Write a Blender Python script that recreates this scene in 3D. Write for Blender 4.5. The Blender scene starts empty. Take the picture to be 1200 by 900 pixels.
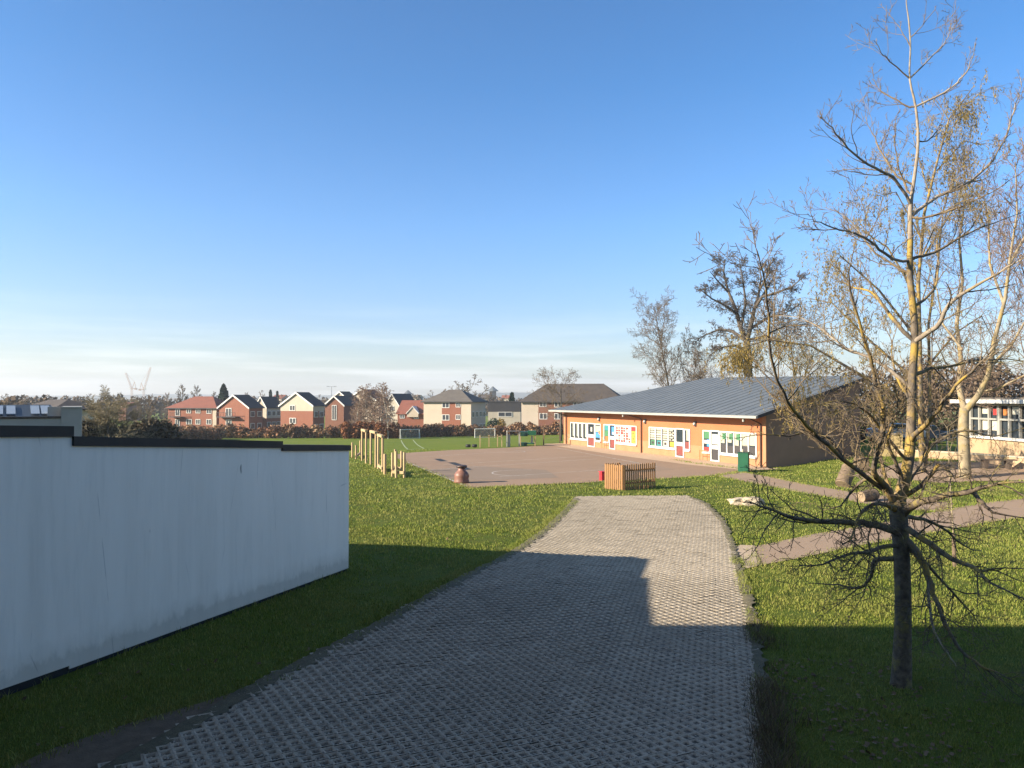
import bpy, bmesh, math, random
import numpy as np
from mathutils import Vector, Matrix
from mathutils.geometry import intersect_point_line

R = math.radians
S = bpy.context.scene
COL = S.collection
CAMZ = 4.3
F = 900.0
HOR = 468.0
PITCH = math.atan((HOR - 450.0) / F)
AZ = R(17.0)          # sun comes from the left, a little behind the camera
EL = R(22.0)
SUN = Vector((-math.cos(AZ) * math.cos(EL), -math.sin(AZ) * math.cos(EL), math.sin(EL)))

# ------------------------------------------------------------------ terrain
def sm(t):
    t = 0.0 if t < 0 else 1.0 if t > 1 else t
    return t * t * (3 - 2 * t)

def h(x, y):
    yb = 71 + 0.8 * max(-12.0, min(40.0, x))
    d = y - yb
    z = -3.9 * math.tanh(0.043 * d / 3.9) if d > 0 else 0.0
    z += 0.6 * sm((x - 16.3) / 8.0) * sm((y - 38) / 9.0) * (1 - sm((y - 90) / 40))
    z -= (0.25 * (1 - sm((y - 21) / 14.0)) + 0.2 * (1 - sm((y - 13.5) / 6.5))) * sm((x + 4.1) / 7.0)
    if y > 260:
        z -= min(10.0, (y - 260) * 0.006)
    return z

def ray(px, py):
    a, b = (px - 600.0) / F, (450.0 - py) / F
    return Vector((a, math.cos(PITCH) - math.sin(PITCH) * b, math.sin(PITCH) + math.cos(PITCH) * b))

def G(px, py):
    d = ray(px, py)
    t0, t1 = 3.0, 3.0
    while t1 < 400:
        t1 += 0.5
        if CAMZ + d.z * t1 < h(d.x * t1, d.y * t1):
            break
        t0 = t1
    for _ in range(24):
        m = (t0 + t1) / 2
        if CAMZ + d.z * m < h(d.x * m, d.y * m): t1 = m
        else: t0 = m
    return Vector((d.x * t1, d.y * t1, h(d.x * t1, d.y * t1)))

def P(px, py, D):
    d = ray(px, py)
    k = D / d.y
    return Vector((d.x * k, D, CAMZ + d.z * k))

# ------------------------------------------------------------------ materials
def nodes(name):
    m = bpy.data.materials.new(name)
    m.use_nodes = True
    nt = m.node_tree
    return m, nt, nt.nodes['Principled BSDF']

def N(nt, t, **kw):
    n = nt.nodes.new(t)
    for k, v in kw.items():
        if k in n.inputs: n.inputs[k].default_value = v
        else: setattr(n, k, v)
    return n

def ramp(nt, src, stops):
    r = nt.nodes.new('ShaderNodeValToRGB')
    els = r.color_ramp.elements
    while len(els) < len(stops): els.new(0.5)
    for e, (p, c) in zip(els, stops):
        e.position = p
        e.color = (*c, 1) if len(c) == 3 else c
    nt.links.new(src, r.inputs[0])
    return r.outputs[0]

def mixc(nt, fac, a, b, mode='MIX'):
    m = nt.nodes.new('ShaderNodeMix'); m.data_type = 'RGBA'; m.blend_type = mode
    for sock, v in ((m.inputs[0], fac), (m.inputs[6], a), (m.inputs[7], b)):
        if hasattr(v, 'is_linked'): nt.links.new(v, sock)
        elif isinstance(v, (int, float)): sock.default_value = v
        else: sock.default_value = (*v, 1)
    return m.outputs[2]

def coords(nt, scale=(1, 1, 1), kind='Object', rot=(0, 0, 0)):
    tc = nt.nodes.new('ShaderNodeTexCoord')
    mp = nt.nodes.new('ShaderNodeMapping')
    mp.inputs['Scale'].default_value = scale
    mp.inputs['Rotation'].default_value = rot
    nt.links.new(tc.outputs[kind], mp.inputs[0])
    return mp.outputs[0]

def noise(nt, vec, scale, detail=4, rough=0.55):
    n = N(nt, 'ShaderNodeTexNoise', Scale=scale, Detail=detail, Roughness=rough)
    nt.links.new(vec, n.inputs['Vector'])
    return n.outputs[0]

def bump(nt, b, height, strength=0.4, dist=0.02):
    n = N(nt, 'ShaderNodeBump', Strength=strength, Distance=dist)
    nt.links.new(height, n.inputs['Height'])
    nt.links.new(n.outputs[0], b.inputs['Normal'])

def mat(name, c1, c2=None, rough=0.8, scale=3.0, stretch=(1, 1, 1), lo=0.35, hi=0.65, bmp=0.0, bscale=20, metal=0.0, island=0.0):
    m, nt, b = nodes(name)
    b.inputs['Roughness'].default_value = rough
    b.inputs['Metallic'].default_value = metal
    if c2 is None: c2 = tuple(c * 0.8 for c in c1)
    v = coords(nt, stretch)
    n = noise(nt, v, scale, 6, 0.6)
    c = ramp(nt, n, [(lo, c1), (hi, c2)])
    if island:
        g = nt.nodes.new('ShaderNodeNewGeometry')
        c = mixc(nt, island, c, ramp(nt, g.outputs['Random Per Island'], [(0, c1), (1, c2)]))
    nt.links.new(c, b.inputs['Base Color'])
    if bmp:
        bump(nt, b, noise(nt, v, bscale, 5, 0.65), bmp)
    return m

def brick_mat(name, c1, c2, mortar):
    m, nt, b = nodes(name)
    b.inputs['Roughness'].default_value = 0.85
    tc = nt.nodes.new('ShaderNodeTexCoord')
    sep = nt.nodes.new('ShaderNodeSeparateXYZ'); nt.links.new(tc.outputs['Object'], sep.inputs[0])
    add = N(nt, 'ShaderNodeMath', operation='ADD'); nt.links.new(sep.outputs[0], add.inputs[0]); nt.links.new(sep.outputs[1], add.inputs[1])
    cmb = nt.nodes.new('ShaderNodeCombineXYZ'); nt.links.new(add.outputs[0], cmb.inputs[0]); nt.links.new(sep.outputs[2], cmb.inputs[1])
    bt = N(nt, 'ShaderNodeTexBrick', Scale=1.0)
    bt.inputs['Brick Width'].default_value = 0.225; bt.inputs['Row Height'].default_value = 0.075
    bt.inputs['Mortar Size'].default_value = 0.006
    bt.inputs['Color1'].default_value = (*c1, 1); bt.inputs['Color2'].default_value = (*c2, 1); bt.inputs['Mortar'].default_value = (*mortar, 1)
    nt.links.new(cmb.outputs[0], bt.inputs['Vector'])
    n = noise(nt, tc.outputs['Object'], 0.9, 5)
    c = mixc(nt, ramp(nt, n, [(0.35, (0, 0, 0)), (0.75, (0.35, 0.35, 0.35))]), bt.outputs[0], tuple(x * 0.6 for x in c1))
    nt.links.new(c, b.inputs['Base Color'])
    return m

def grass_mat():
    m, nt, b = nodes('lawn_soil_and_grass')
    b.inputs['Specular IOR Level'].default_value = 0.06
    b.inputs['Roughness'].default_value = 0.9
    v = coords(nt)
    big = noise(nt, v, 0.22, 5, 0.6)
    mid = noise(nt, v, 1.7, 6, 0.65)
    fine = noise(nt, v, 22, 6, 0.7)
    c = ramp(nt, big, [(0.3, (0.135, 0.19, 0.026)), (0.5, (0.175, 0.225, 0.034)), (0.72, (0.235, 0.24, 0.05))])
    c = mixc(nt, ramp(nt, mid, [(0.42, (0, 0, 0)), (0.75, (0.6, 0.6, 0.6))]), c, (0.21, 0.20, 0.05))
    c = mixc(nt, ramp(nt, fine, [(0.35, (0.75, 0.75, 0.75)), (0.6, (0, 0, 0))]), c, (0.06, 0.10, 0.014))
    bare = noise(nt, v, 0.55, 5, 0.7)
    c = mixc(nt, ramp(nt, bare, [(0.62, (0, 0, 0)), (0.75, (0.75, 0.75, 0.75))]), c, (0.20, 0.15, 0.07))
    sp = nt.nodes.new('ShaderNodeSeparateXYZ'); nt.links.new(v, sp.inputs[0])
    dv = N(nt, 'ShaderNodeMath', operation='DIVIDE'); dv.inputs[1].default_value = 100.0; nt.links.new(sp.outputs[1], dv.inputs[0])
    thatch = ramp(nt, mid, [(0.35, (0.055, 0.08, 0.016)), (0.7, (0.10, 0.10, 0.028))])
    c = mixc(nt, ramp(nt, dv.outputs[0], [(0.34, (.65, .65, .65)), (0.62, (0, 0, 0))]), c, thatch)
    nt.links.new(c, b.inputs['Base Color'])
    bump(nt, b, fine, 0.7, 0.06)
    return m

def blade_mat(name, stops, transl=0.25):
    m, nt, b = nodes(name)
    b.inputs['Roughness'].default_value = 0.75
    b.inputs['Specular IOR Level'].default_value = 0.2
    g = nt.nodes.new('ShaderNodeNewGeometry')
    c = ramp(nt, g.outputs['Random Per Island'], stops)
    v = coords(nt)
    n = noise(nt, v, 0.35, 4, 0.6)
    c = mixc(nt, ramp(nt, n, [(0.4, (0, 0, 0)), (0.7, (0.5, 0.5, 0.5))]), c, stops[-1][1])
    nt.links.new(c, b.inputs['Base Color'])
    if transl:
        t = nt.nodes.new('ShaderNodeBsdfTranslucent'); nt.links.new(c, t.inputs[0])
        mx = N(nt, 'ShaderNodeMixShader'); mx.inputs[0].default_value = transl
        out = nt.nodes['Material Output']
        nt.links.new(b.outputs[0], mx.inputs[1]); nt.links.new(t.outputs[0], mx.inputs[2]); nt.links.new(mx.outputs[0], out.inputs[0])
    return m

def bark_mat(name, dark, light, lichen=None, amount=0.55, scale=5):
    m, nt, b = nodes(name)
    b.inputs['Roughness'].default_value = 0.9
    v = coords(nt)
    c = ramp(nt, noise(nt, v, scale, 6, 0.7), [(0.35, dark), (0.65, light)])
    if lichen:
        n = noise(nt, v, scale * 0.55, 5, 0.65)
        c = mixc(nt, ramp(nt, n, [(amount - 0.06, (0, 0, 0)), (amount + 0.08, (0.9, 0.9, 0.9))]), c, lichen)
    nt.links.new(c, b.inputs['Base Color'])
    bump(nt, b, noise(nt, coords(nt, (1, 1, 0.25)), scale * 8, 5, 0.7), 0.6, 0.02)
    return m

def tarmac_mat(name, c1, c2, patch):
    m, nt, b = nodes(name)
    b.inputs['Specular IOR Level'].default_value = 0.12
    b.inputs['Roughness'].default_value = 0.9
    v = coords(nt)
    c = ramp(nt, noise(nt, v, 0.25, 6, 0.6), [(0.3, c1), (0.7, c2)])
    c = mixc(nt, ramp(nt, noise(nt, v, 0.9, 6, 0.7), [(0.52, (0, 0, 0)), (0.72, (0.6, 0.6, 0.6))]), c, patch)
    f = noise(nt, v, 70, 3, 0.7)
    c = mixc(nt, ramp(nt, f, [(0.35, (0.35, 0.35, 0.35)), (0.6, (0, 0, 0))]), c, tuple(x * 0.55 for x in c1))
    nt.links.new(c, b.inputs['Base Color'])
    bump(nt, b, f, 0.3, 0.01)
    return m

def gravel_mat():
    m, nt, b = nodes('gravel')
    b.inputs['Roughness'].default_value = 0.9
    v = coords(nt)
    vo = N(nt, 'ShaderNodeTexVoronoi', Scale=34.0); nt.links.new(v, vo.inputs['Vector'])
    c = ramp(nt, vo.outputs['Color'], [(0.1, (0.09, 0.075, 0.06)), (0.5, (0.24, 0.20, 0.155)), (0.9, (0.5, 0.45, 0.38))])
    c = mixc(nt, ramp(nt, vo.outputs['Distance'], [(0.25, (0, 0, 0)), (0.7, (0.85, 0.85, 0.85))]), c, (0.03, 0.025, 0.02))
    c = mixc(nt, ramp(nt, noise(nt, v, 0.8, 5), [(0.45, (0, 0, 0)), (0.75, (0.6, 0.6, 0.6))]), c, (0.10, 0.085, 0.06))
    nt.links.new(c, b.inputs['Base Color'])
    bump(nt, b, vo.outputs['Distance'], -0.8, 0.03)
    return m

def concrete_mat():
    m, nt, b = nodes('paver_concrete')
    b.inputs['Specular IOR Level'].default_value = 0.2
    b.inputs['Roughness'].default_value = 0.85
    v = coords(nt)
    c = ramp(nt, noise(nt, v, 0.5, 6, 0.65), [(0.3, (0.35, 0.295, 0.222)), (0.7, (0.47, 0.395, 0.30))])
    g = nt.nodes.new('ShaderNodeNewGeometry')
    c = mixc(nt, 0.35, c, ramp(nt, g.outputs['Random Per Island'], [(0, (0.24, 0.21, 0.17)), (1, (0.48, 0.42, 0.34))]))
    c = mixc(nt, ramp(nt, noise(nt, v, 26, 5, 0.7), [(0.35, (0.5, 0.5, 0.5)), (0.55, (0, 0, 0))]), c, (0.13, 0.12, 0.10))
    nt.links.new(c, b.inputs['Base Color'])
    bump(nt, b, noise(nt, v, 60, 4, 0.7), 0.35, 0.01)
    return m

def render_wall_mat():
    m, nt, b = nodes('white_painted_render')
    b.inputs['Roughness'].default_value = 0.8
    v = coords(nt)
    st = noise(nt, coords(nt, (1, 1, 0.07)), 1.6, 6, 0.62)
    st2 = noise(nt, coords(nt, (1, 1, 0.12)), 7.0, 5, 0.65)
    c = ramp(nt, st, [(0.38, (0.91, 0.85, 0.755)), (0.74, (0.80, 0.745, 0.655))])
    c = mixc(nt, ramp(nt, st2, [(0.52, (0, 0, 0)), (0.85, (0.3, 0.3, 0.3))]), c, (0.50, 0.47, 0.40))
    spots = noise(nt, coords(nt, (1, 1, 0.45)), 2.4, 3, 0.5)
    c = mixc(nt, ramp(nt, spots, [(0.735, (0, 0, 0)), (0.76, (0.85, 0.85, 0.85))]), c, (0.16, 0.15, 0.12))
    sp = nt.nodes.new('ShaderNodeSeparateXYZ'); nt.links.new(v, sp.inputs[0])
    zz = N(nt, 'ShaderNodeMath', operation='ADD'); nt.links.new(sp.outputs[2], zz.inputs[0])
    w = N(nt, 'ShaderNodeMath', operation='MULTIPLY'); w.inputs[1].default_value = -0.55; nt.links.new(noise(nt, coords(nt, (1, 1, .5)), 5, 5, .65), w.inputs[0]); nt.links.new(w.outputs[0], zz.inputs[1])
    c = mixc(nt, ramp(nt, zz.outputs[0], [(0.0, (.4, .4, .4)), (0.12, (.14, .14, .14)), (0.35, (0, 0, 0))]), c, (0.26, 0.235, 0.17))
    crk = N(nt, 'ShaderNodeTexVoronoi', Scale=0.62, feature='DISTANCE_TO_EDGE'); nt.links.new(coords(nt, (1, 1, 0.28)), crk.inputs['Vector'])
    cm = noise(nt, v, 1.1, 2, .5); cmul = N(nt, 'ShaderNodeMath', operation='MULTIPLY')
    nt.links.new(ramp(nt, crk.outputs['Distance'], [(0.0, (.55, .55, .55)), (0.0035, (0, 0, 0))]), cmul.inputs[0]); nt.links.new(ramp(nt, cm, [(.55, (0, 0, 0)), (.62, (1, 1, 1))]), cmul.inputs[1])
    c = mixc(nt, cmul.outputs[0], c, (0.2, 0.18, 0.15))
    nt.links.new(c, b.inputs['Base Color'])
    bump(nt, b, noise(nt, v, 45, 4, 0.6), 0.12, 0.01)
    return m

def glass_mat(name, c=(0.03, 0.04, 0.05), rough=0.06):
    m, nt, b = nodes(name)
    b.inputs['Base Color'].default_value = (*c, 1); b.inputs['Roughness'].default_value = rough
    return m

MT = dict(
    lawn=grass_mat(), gravel=gravel_mat(), paver=concrete_mat(), white_wall=render_wall_mat(),
    blade=blade_mat('grass_blades', [(0.0, (0.085, 0.13, 0.018)), (0.4, (0.165, 0.215, 0.029)), (0.82, (0.255, 0.285, 0.048)), (1.0, (0.36, 0.31, 0.11))], 0.13),
    weed=blade_mat('dry_weeds', [(0.0, (0.06, 0.05, 0.03)), (0.6, (0.14, 0.10, 0.055)), (1.0, (0.2, 0.15, 0.09))], 0.1),
    tarmac=tarmac_mat('playground_tarmac', (0.31, 0.212, 0.145), (0.355, 0.245, 0.17), (0.265, 0.185, 0.132)),
    path=tarmac_mat('path_tarmac', (0.335, 0.238, 0.165), (0.385, 0.28, 0.20), (0.27, 0.198, 0.145)),
    slab=tarmac_mat('buff_paving', (0.50, 0.36, 0.25), (0.56, 0.41, 0.285), (0.43, 0.31, 0.215)),
    pad=tarmac_mat('pale_concrete', (0.46, 0.355, 0.25), (0.52, 0.40, 0.285), (0.38, 0.29, 0.205)),
    line=mat('worn_line_paint', (0.62, 0.58, 0.53), (0.34, 0.29, 0.25), 0.8, 2.5),
    pitch_line=mat('pitch_line_paint', (0.40, 0.45, 0.28), (0.2, 0.25, 0.08), 0.9, 2.5),
    coping=mat('dark_coping', (0.045, 0.033, 0.025), (0.03, 0.024, 0.02), 0.7, 4, bmp=0.2),
    plinth=mat('black_plinth', (0.012, 0.012, 0.013), (0.02, 0.02, 0.02), 0.8),
    orange=mat('orange_brick', (0.40, 0.152, 0.062), (0.36, 0.133, 0.053), 0.85, 0.9, bmp=0.1, bscale=12),
    buff=mat('buff_brick_bounce_tone', (0.40, 0.205, 0.10), (0.35, 0.175, 0.085), 0.85, 1.2, bmp=0.1, bscale=12),  # buff of the corner strips; on the lower facade it paints bounced light
    endwall=mat('brown_render', (0.24, 0.165, 0.125), (0.205, 0.14, 0.105), 0.85, 1.0, bmp=0.1),
    zinc=mat('blue_grey_roof', (0.13, 0.142, 0.15), (0.105, 0.118, 0.127), 0.5, 0.8, stretch=(1, 1, 1), bmp=0.05),
    white=mat('white_upvc', (0.66, 0.64, 0.60), (0.60, 0.58, 0.54), 0.4, 2),
    offwhite=mat('off_white_gutter', (0.36, 0.35, 0.31), (0.31, 0.30, 0.27), 0.5, 2),
    brown=mat('brown_pipe', (0.09, 0.04, 0.025), (0.07, 0.035, 0.02), 0.5, 2),
    glass=glass_mat('window_glass'), glass_far=glass_mat('far_window_glass', (0.05, 0.055, 0.065), 0.2),
    cream=mat('cream_render', (0.47, 0.39, 0.305), (0.42, 0.35, 0.27), 0.85, 0.5),
    palegrey=mat('pale_grey_render', (0.42, 0.37, 0.29), (0.36, 0.32, 0.26), 0.85, 0.5),
    greyrender=mat('grey_render', (0.33, 0.315, 0.29), (0.26, 0.25, 0.23), 0.85, 0.6),
    redtile=mat('red_roof_tiles', (0.235, 0.08, 0.05), (0.19, 0.068, 0.044), 0.8, 0.9, bmp=0.3, bscale=6),
    darktile=mat('dark_roof_tiles', (0.035, 0.033, 0.036), (0.026, 0.026, 0.03), 0.75, 0.9, bmp=0.3, bscale=6),
    browntile=mat('brown_roof_tiles', (0.075, 0.06, 0.05), (0.055, 0.045, 0.04), 0.8, 0.9, bmp=0.3, bscale=6),
    greytile=mat('grey_roof_tiles', (0.12, 0.105, 0.088), (0.095, 0.082, 0.07), 0.8, 0.9, bmp=0.3, bscale=6),
    brick=brick_mat('red_brick', (0.25, 0.075, 0.040), (0.205, 0.062, 0.035), (0.24, 0.15, 0.10)),
    darkbrick=brick_mat('brown_brick', (0.20, 0.07, 0.04), (0.16, 0.06, 0.035), (0.2, 0.14, 0.1)),
    schoolbrick=brick_mat('school_brick', (0.36, 0.22, 0.12), (0.30, 0.18, 0.10), (0.35, 0.3, 0.25)),
    timber=mat('pale_timber', (0.48, 0.345, 0.185), (0.38, 0.26, 0.13), 0.75, 3, (1, 1, 0.2), bmp=0.2),
    picket=mat('orange_picket_timber', (0.36, 0.185, 0.065), (0.25, 0.125, 0.05), 0.75, 3, (1, 1, 0.2), bmp=0.2, island=0.5),
    terracotta=mat('brown_moulded_plastic', (0.24, 0.11, 0.075), (0.17, 0.08, 0.055), 0.5, 2),
    green=mat('green_paint', (0.012, 0.11, 0.05), (0.01, 0.09, 0.04), 0.5, 2),
    darkgreen=mat('dark_green_paint', (0.012, 0.06, 0.04), (0.01, 0.05, 0.035), 0.5, 2),
    red=mat('red_plastic', (0.62, 0.03, 0.035), (0.55, 0.025, 0.03), 0.4, 2),
    stone=mat('pale_stone', (0.55, 0.46, 0.33), (0.40, 0.32, 0.22), 0.85, 5, bmp=0.6, bscale=9),
    log=mat('weathered_log', (0.20, 0.14, 0.088), (0.12, 0.085, 0.055), 0.85, 5, (1, 1, 0.3), bmp=0.6),
    steel=mat('galvanised_steel', (0.45, 0.46, 0.47), (0.38, 0.39, 0.4), 0.4, 3, metal=0.4),
    black=mat('black_rubber', (0.015, 0.015, 0.016), (0.02, 0.02, 0.02), 0.7, 3),
    silver=mat('silver_car_paint', (0.42, 0.45, 0.50), (0.40, 0.43, 0.48), 0.25, 2, metal=0.3),
    bluecar=mat('dark_blue_car_paint', (0.03, 0.045, 0.09), (0.03, 0.04, 0.08), 0.25, 2),
    bark=bark_mat('lichen_bark', (0.075, 0.06, 0.048), (0.21, 0.165, 0.115), (0.38, 0.25, 0.05), 0.52, 5),
    bark_low=bark_mat('dark_lower_bark', (0.06, 0.045, 0.035), (0.19, 0.145, 0.10), (0.24, 0.19, 0.06), 0.56, 9),
    bark_pale=bark_mat('pale_upper_bark', (0.20, 0.155, 0.12), (0.36, 0.30, 0.22), (0.34, 0.24, 0.06), 0.62, 5),
    bark_red=bark_mat('reddish_shoots', (0.13, 0.09, 0.055), (0.25, 0.185, 0.105), None),
    bark_white=bark_mat('birch_bark', (0.30, 0.25, 0.19), (0.60, 0.54, 0.44), (0.10, 0.08, 0.06), 0.62, 3),
    bark_cream=bark_mat('smooth_cream_bark', (0.20, 0.16, 0.10), (0.36, 0.285, 0.18), (0.34, 0.24, 0.07), 0.58, 2.5),
    bark_grey=bark_mat('grey_brown_bark', (0.06, 0.048, 0.038), (0.13, 0.105, 0.08), None),
    twig=mat('brown_twigs', (0.12, 0.09, 0.065), (0.17, 0.125, 0.085), 0.9, 0.5),
    twig_dark=mat('dark_oak_twigs', (0.085, 0.066, 0.05), (0.12, 0.092, 0.068), 0.9, 0.5),
    twig_pink=mat('purplish_twigs', (0.25, 0.165, 0.115), (0.18, 0.12, 0.085), 0.9, 0.5),
    twig_olive=mat('olive_twigs', (0.22, 0.185, 0.11), (0.16, 0.13, 0.075), 0.9, 0.5),
    leaf_gold=blade_mat('golden_hanging_leaves', [(0, (0.13, 0.10, 0.03)), (0.5, (0.27, 0.19, 0.05)), (1, (0.38, 0.27, 0.08))], 0.3),
    leaf_hedge=blade_mat('winter_hedge_leaves', [(0, (0.06, 0.04, 0.028)), (0.45, (0.23, 0.125, 0.075)), (0.8, (0.36, 0.16, 0.08)), (1, (0.36, 0.25, 0.14))], 0.1),
    leaf_scrub=blade_mat('winter_scrub_leaves', [(0, (0.03, 0.026, 0.017)), (0.5, (0.075, 0.06, 0.036)), (1, (0.14, 0.105, 0.06))], 0.1),
    leaf_conifer=blade_mat('conifer_needles', [(0, (0.012, 0.028, 0.018)), (1, (0.035, 0.06, 0.03))], 0.05),
    wood_far=blade_mat('winter_woodland_twigs', [(0, (0.06, 0.042, 0.03)), (0.5, (0.115, 0.082, 0.056)), (1, (0.18, 0.125, 0.08))], 0.05),
    hill=mat('wooded_hills', (0.05, 0.06, 0.035), (0.10, 0.10, 0.05), 0.95, 0.006, lo=0.4, hi=0.6),
    crane=mat('crane_paint', (0.55, 0.40, 0.32), (0.50, 0.34, 0.26), 0.6, 0.2),
    litter=blade_mat('fallen_leaves', [(0, (0.06, 0.035, 0.02)), (0.6, (0.14, 0.085, 0.045)), (1, (0.2, 0.14, 0.09))], 0.1),
)
for nm, c in dict(yellow=(0.55, 0.33, 0.05), scarlet=(0.42, 0.04, 0.035), blue=(0.06, 0.25, 0.55), teal=(0.04, 0.24, 0.25), leafgreen=(0.06, 0.19, 0.085),
                  paper=(0.52, 0.50, 0.42), blind=(0.42, 0.41, 0.31), maroon=(0.22, 0.055, 0.045), charcoal=(0.05, 0.045, 0.045), pink=(0.6, 0.16, 0.2), orangep=(0.45, 0.16, 0.04)).items():
    MT['p_' + nm] = mat('sheet_' + nm, c, tuple(x * 0.85 for x in c), 0.6, 3)

# ------------------------------------------------------------------ mesh helpers
ORG = {}

def tag(o, label=None, cat=None, group=None, kind=None):
    if label: o['label'] = label
    if cat: o['category'] = cat
    if group: o['group'] = group
    if kind: o['kind'] = kind
    return o

def thing(name, label, cat, loc, group=None, rot=0.0, local=False):
    o = bpy.data.objects.new(name, None)
    o.empty_display_size = 0.2
    COL.objects.link(o)
    o.location = loc; o.rotation_euler = (0, 0, rot)
    ORG[o.name] = Vector((0, 0, 0)) if local else Vector(loc)
    return tag(o, label, cat, group)

def link(name, me, m, parent=None, origin=None):
    me.materials.append(m)
    o = bpy.data.objects.new(name, me)
    COL.objects.link(o)
    if parent is not None:
        o.parent = parent; ORG[o.name] = ORG[parent.name]
    else:
        ORG[o.name] = origin if origin is not None else Vector((0, 0, 0))
        o.location = ORG[o.name]
    return o

class MB:
    def __init__(s): s.v, s.f = [], []
    def add(s, vs, fs):
        n = len(s.v); s.v += [tuple(v) for v in vs]; s.f += [tuple(i + n for i in f) for f in fs]
        return s
    def box(s, c, sz, rz=0.0, ax=None):
        X, Y, Z = (Vector((math.cos(rz), math.sin(rz), 0)), Vector((-math.sin(rz), math.cos(rz), 0)), Vector((0, 0, 1))) if ax is None else ax
        c = Vector(c); hx, hy, hz = sz[0] / 2, sz[1] / 2, sz[2] / 2
        vs = [c + X * (a * hx) + Y * (b * hy) + Z * (d * hz) for d in (-1, 1) for a, b in ((-1, -1), (1, -1), (1, 1), (-1, 1))]
        return s.add(vs, [(3, 2, 1, 0), (4, 5, 6, 7), (0, 1, 5, 4), (1, 2, 6, 5), (2, 3, 7, 6), (3, 0, 4, 7)])
    def bar(s, a, b, w, t=None):
        a, b = Vector(a), Vector(b); t = t or w
        Z = (b - a); L = Z.length; Z = Z / L
        X = Z.cross(Vector((0, 0, 1)))
        if X.length < 1e-3: X = Vector((1, 0, 0))
        X.normalize(); Y = Z.cross(X)
        return s.box((a + b) / 2, (w, t, L), ax=(X, Y, Z))
    def tube(s, a, b, r0, r1=None, n=10, cap=True):
        a, b = Vector(a), Vector(b); r1 = r0 if r1 is None else r1
        Z = (b - a).normalized(); X = Z.cross(Vector((0.3, 0.1, 1)));
        if X.length < 1e-3: X = Z.cross(Vector((1, 0, 0)))
        X.normalize(); Y = Z.cross(X)
        vs = [p + (X * math.cos(2 * math.pi * i / n) + Y * math.sin(2 * math.pi * i / n)) * r for p, r in ((a, r0), (b, r1)) for i in range(n)]
        fs = [(i, (i + 1) % n, n + (i + 1) % n, n + i) for i in range(n)]
        if cap: fs += [tuple(range(n - 1, -1, -1)), tuple(range(n, 2 * n))]
        return s.add(vs, fs)
    def lathe(s, c, prof, n=20):
        c = Vector(c); vs = []; fs = []
        for r, z in prof:
            for i in range(n):
                a = 2 * math.pi * i / n
                vs.append(c + Vector((r * math.cos(a), r * math.sin(a), z)))
        for k in range(len(prof) - 1):
            for i in range(n):
                fs.append((k * n + i, k * n + (i + 1) % n, (k + 1) * n + (i + 1) % n, (k + 1) * n + i))
        fs.append(tuple(range(n - 1, -1, -1))); m = (len(prof) - 1) * n; fs.append(tuple(range(m, m + n)))
        return s.add(vs, fs)
    def prism(s, pts, off):
        off = Vector(off); n = len(pts); vs = [Vector(p) for p in pts]
        vs += [p + off for p in vs]
        return s.add(vs, [tuple(range(n - 1, -1, -1)), tuple(range(n, 2 * n))] + [(i, (i + 1) % n, n + (i + 1) % n, n + i) for i in range(n)])
    def build(s, name, m, parent=None, origin=None, smooth=False, bevel=0.0):
        me = bpy.data.meshes.new(name)
        og = ORG[parent.name] if parent is not None else (Vector(origin) if origin is not None else Vector((0, 0, 0)))
        me.from_pydata([(x - og.x, y - og.y, z - og.z) for x, y, z in s.v], [], s.f)
        bm = bmesh.new(); bm.from_mesh(me)
        bmesh.ops.recalc_face_normals(bm, faces=bm.faces)
        if bevel: bmesh.ops.bevel(bm, geom=bm.edges[:], offset=bevel, segments=2, affect='EDGES', profile=0.6)
        bm.to_mesh(me); bm.free()
        if smooth:
            for p in me.polygons: p.use_smooth = True
        return link(name, me, m, parent, og)

def np_mesh(name, V, Fq, smooth=False):
    me = bpy.data.meshes.new(name)
    k = Fq.shape[1]
    me.vertices.add(len(V)); me.vertices.foreach_set('co', np.ascontiguousarray(V, dtype=np.float32).ravel())
    me.loops.add(Fq.size); me.loops.foreach_set('vertex_index', np.ascontiguousarray(Fq, dtype=np.int32).ravel())
    me.polygons.add(len(Fq)); me.polygons.foreach_set('loop_start', np.arange(0, Fq.size, k, dtype=np.int32))
    if smooth: me.polygons.foreach_set('use_smooth', np.ones(len(Fq), dtype=bool))
    me.update(calc_edges=True); me.validate()
    return me

def tubes(name, polys, sides, m, parent=None, origin=None):
    """every (points, radii) polyline becomes a tapered tube; all in one mesh"""
    Vs, Fs, off = [], [], 0
    ang = np.arange(sides) * 2 * np.pi / sides
    ca, sa = np.cos(ang), np.sin(ang)
    for pts, rad in polys:
        p = np.array([tuple(q) for q in pts], dtype=float); r = np.array(rad, dtype=float)
        n = len(p)
        t = np.gradient(p, axis=0); t /= np.linalg.norm(t, axis=1, keepdims=True) + 1e-9
        ref = np.eye(3)[np.argmin(np.abs(p[-1] - p[0]))]
        x = np.cross(t, ref); x /= np.linalg.norm(x, axis=1, keepdims=True) + 1e-9
        y = np.cross(t, x)
        ring = p[:, None, :] + r[:, None, None] * (x[:, None, :] * ca[None, :, None] + y[:, None, :] * sa[None, :, None])
        Vs.append(ring.reshape(-1, 3))
        i = np.arange(n - 1)[:, None] * sides; j = np.arange(sides)[None, :]; j2 = (j + 1) % sides
        f = np.stack([i + j, i + j2, i + sides + j2, i + sides + j], axis=-1).reshape(-1, 4) + off
        Fs.append(f); off += n * sides
    V = np.concatenate(Vs); Fq = np.concatenate(Fs)
    og = ORG[parent.name] if parent is not None else (origin or Vector((0, 0, 0)))
    V = V - np.array(tuple(og))
    return link(name, np_mesh(name, V, Fq, True), m, parent, og)

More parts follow.
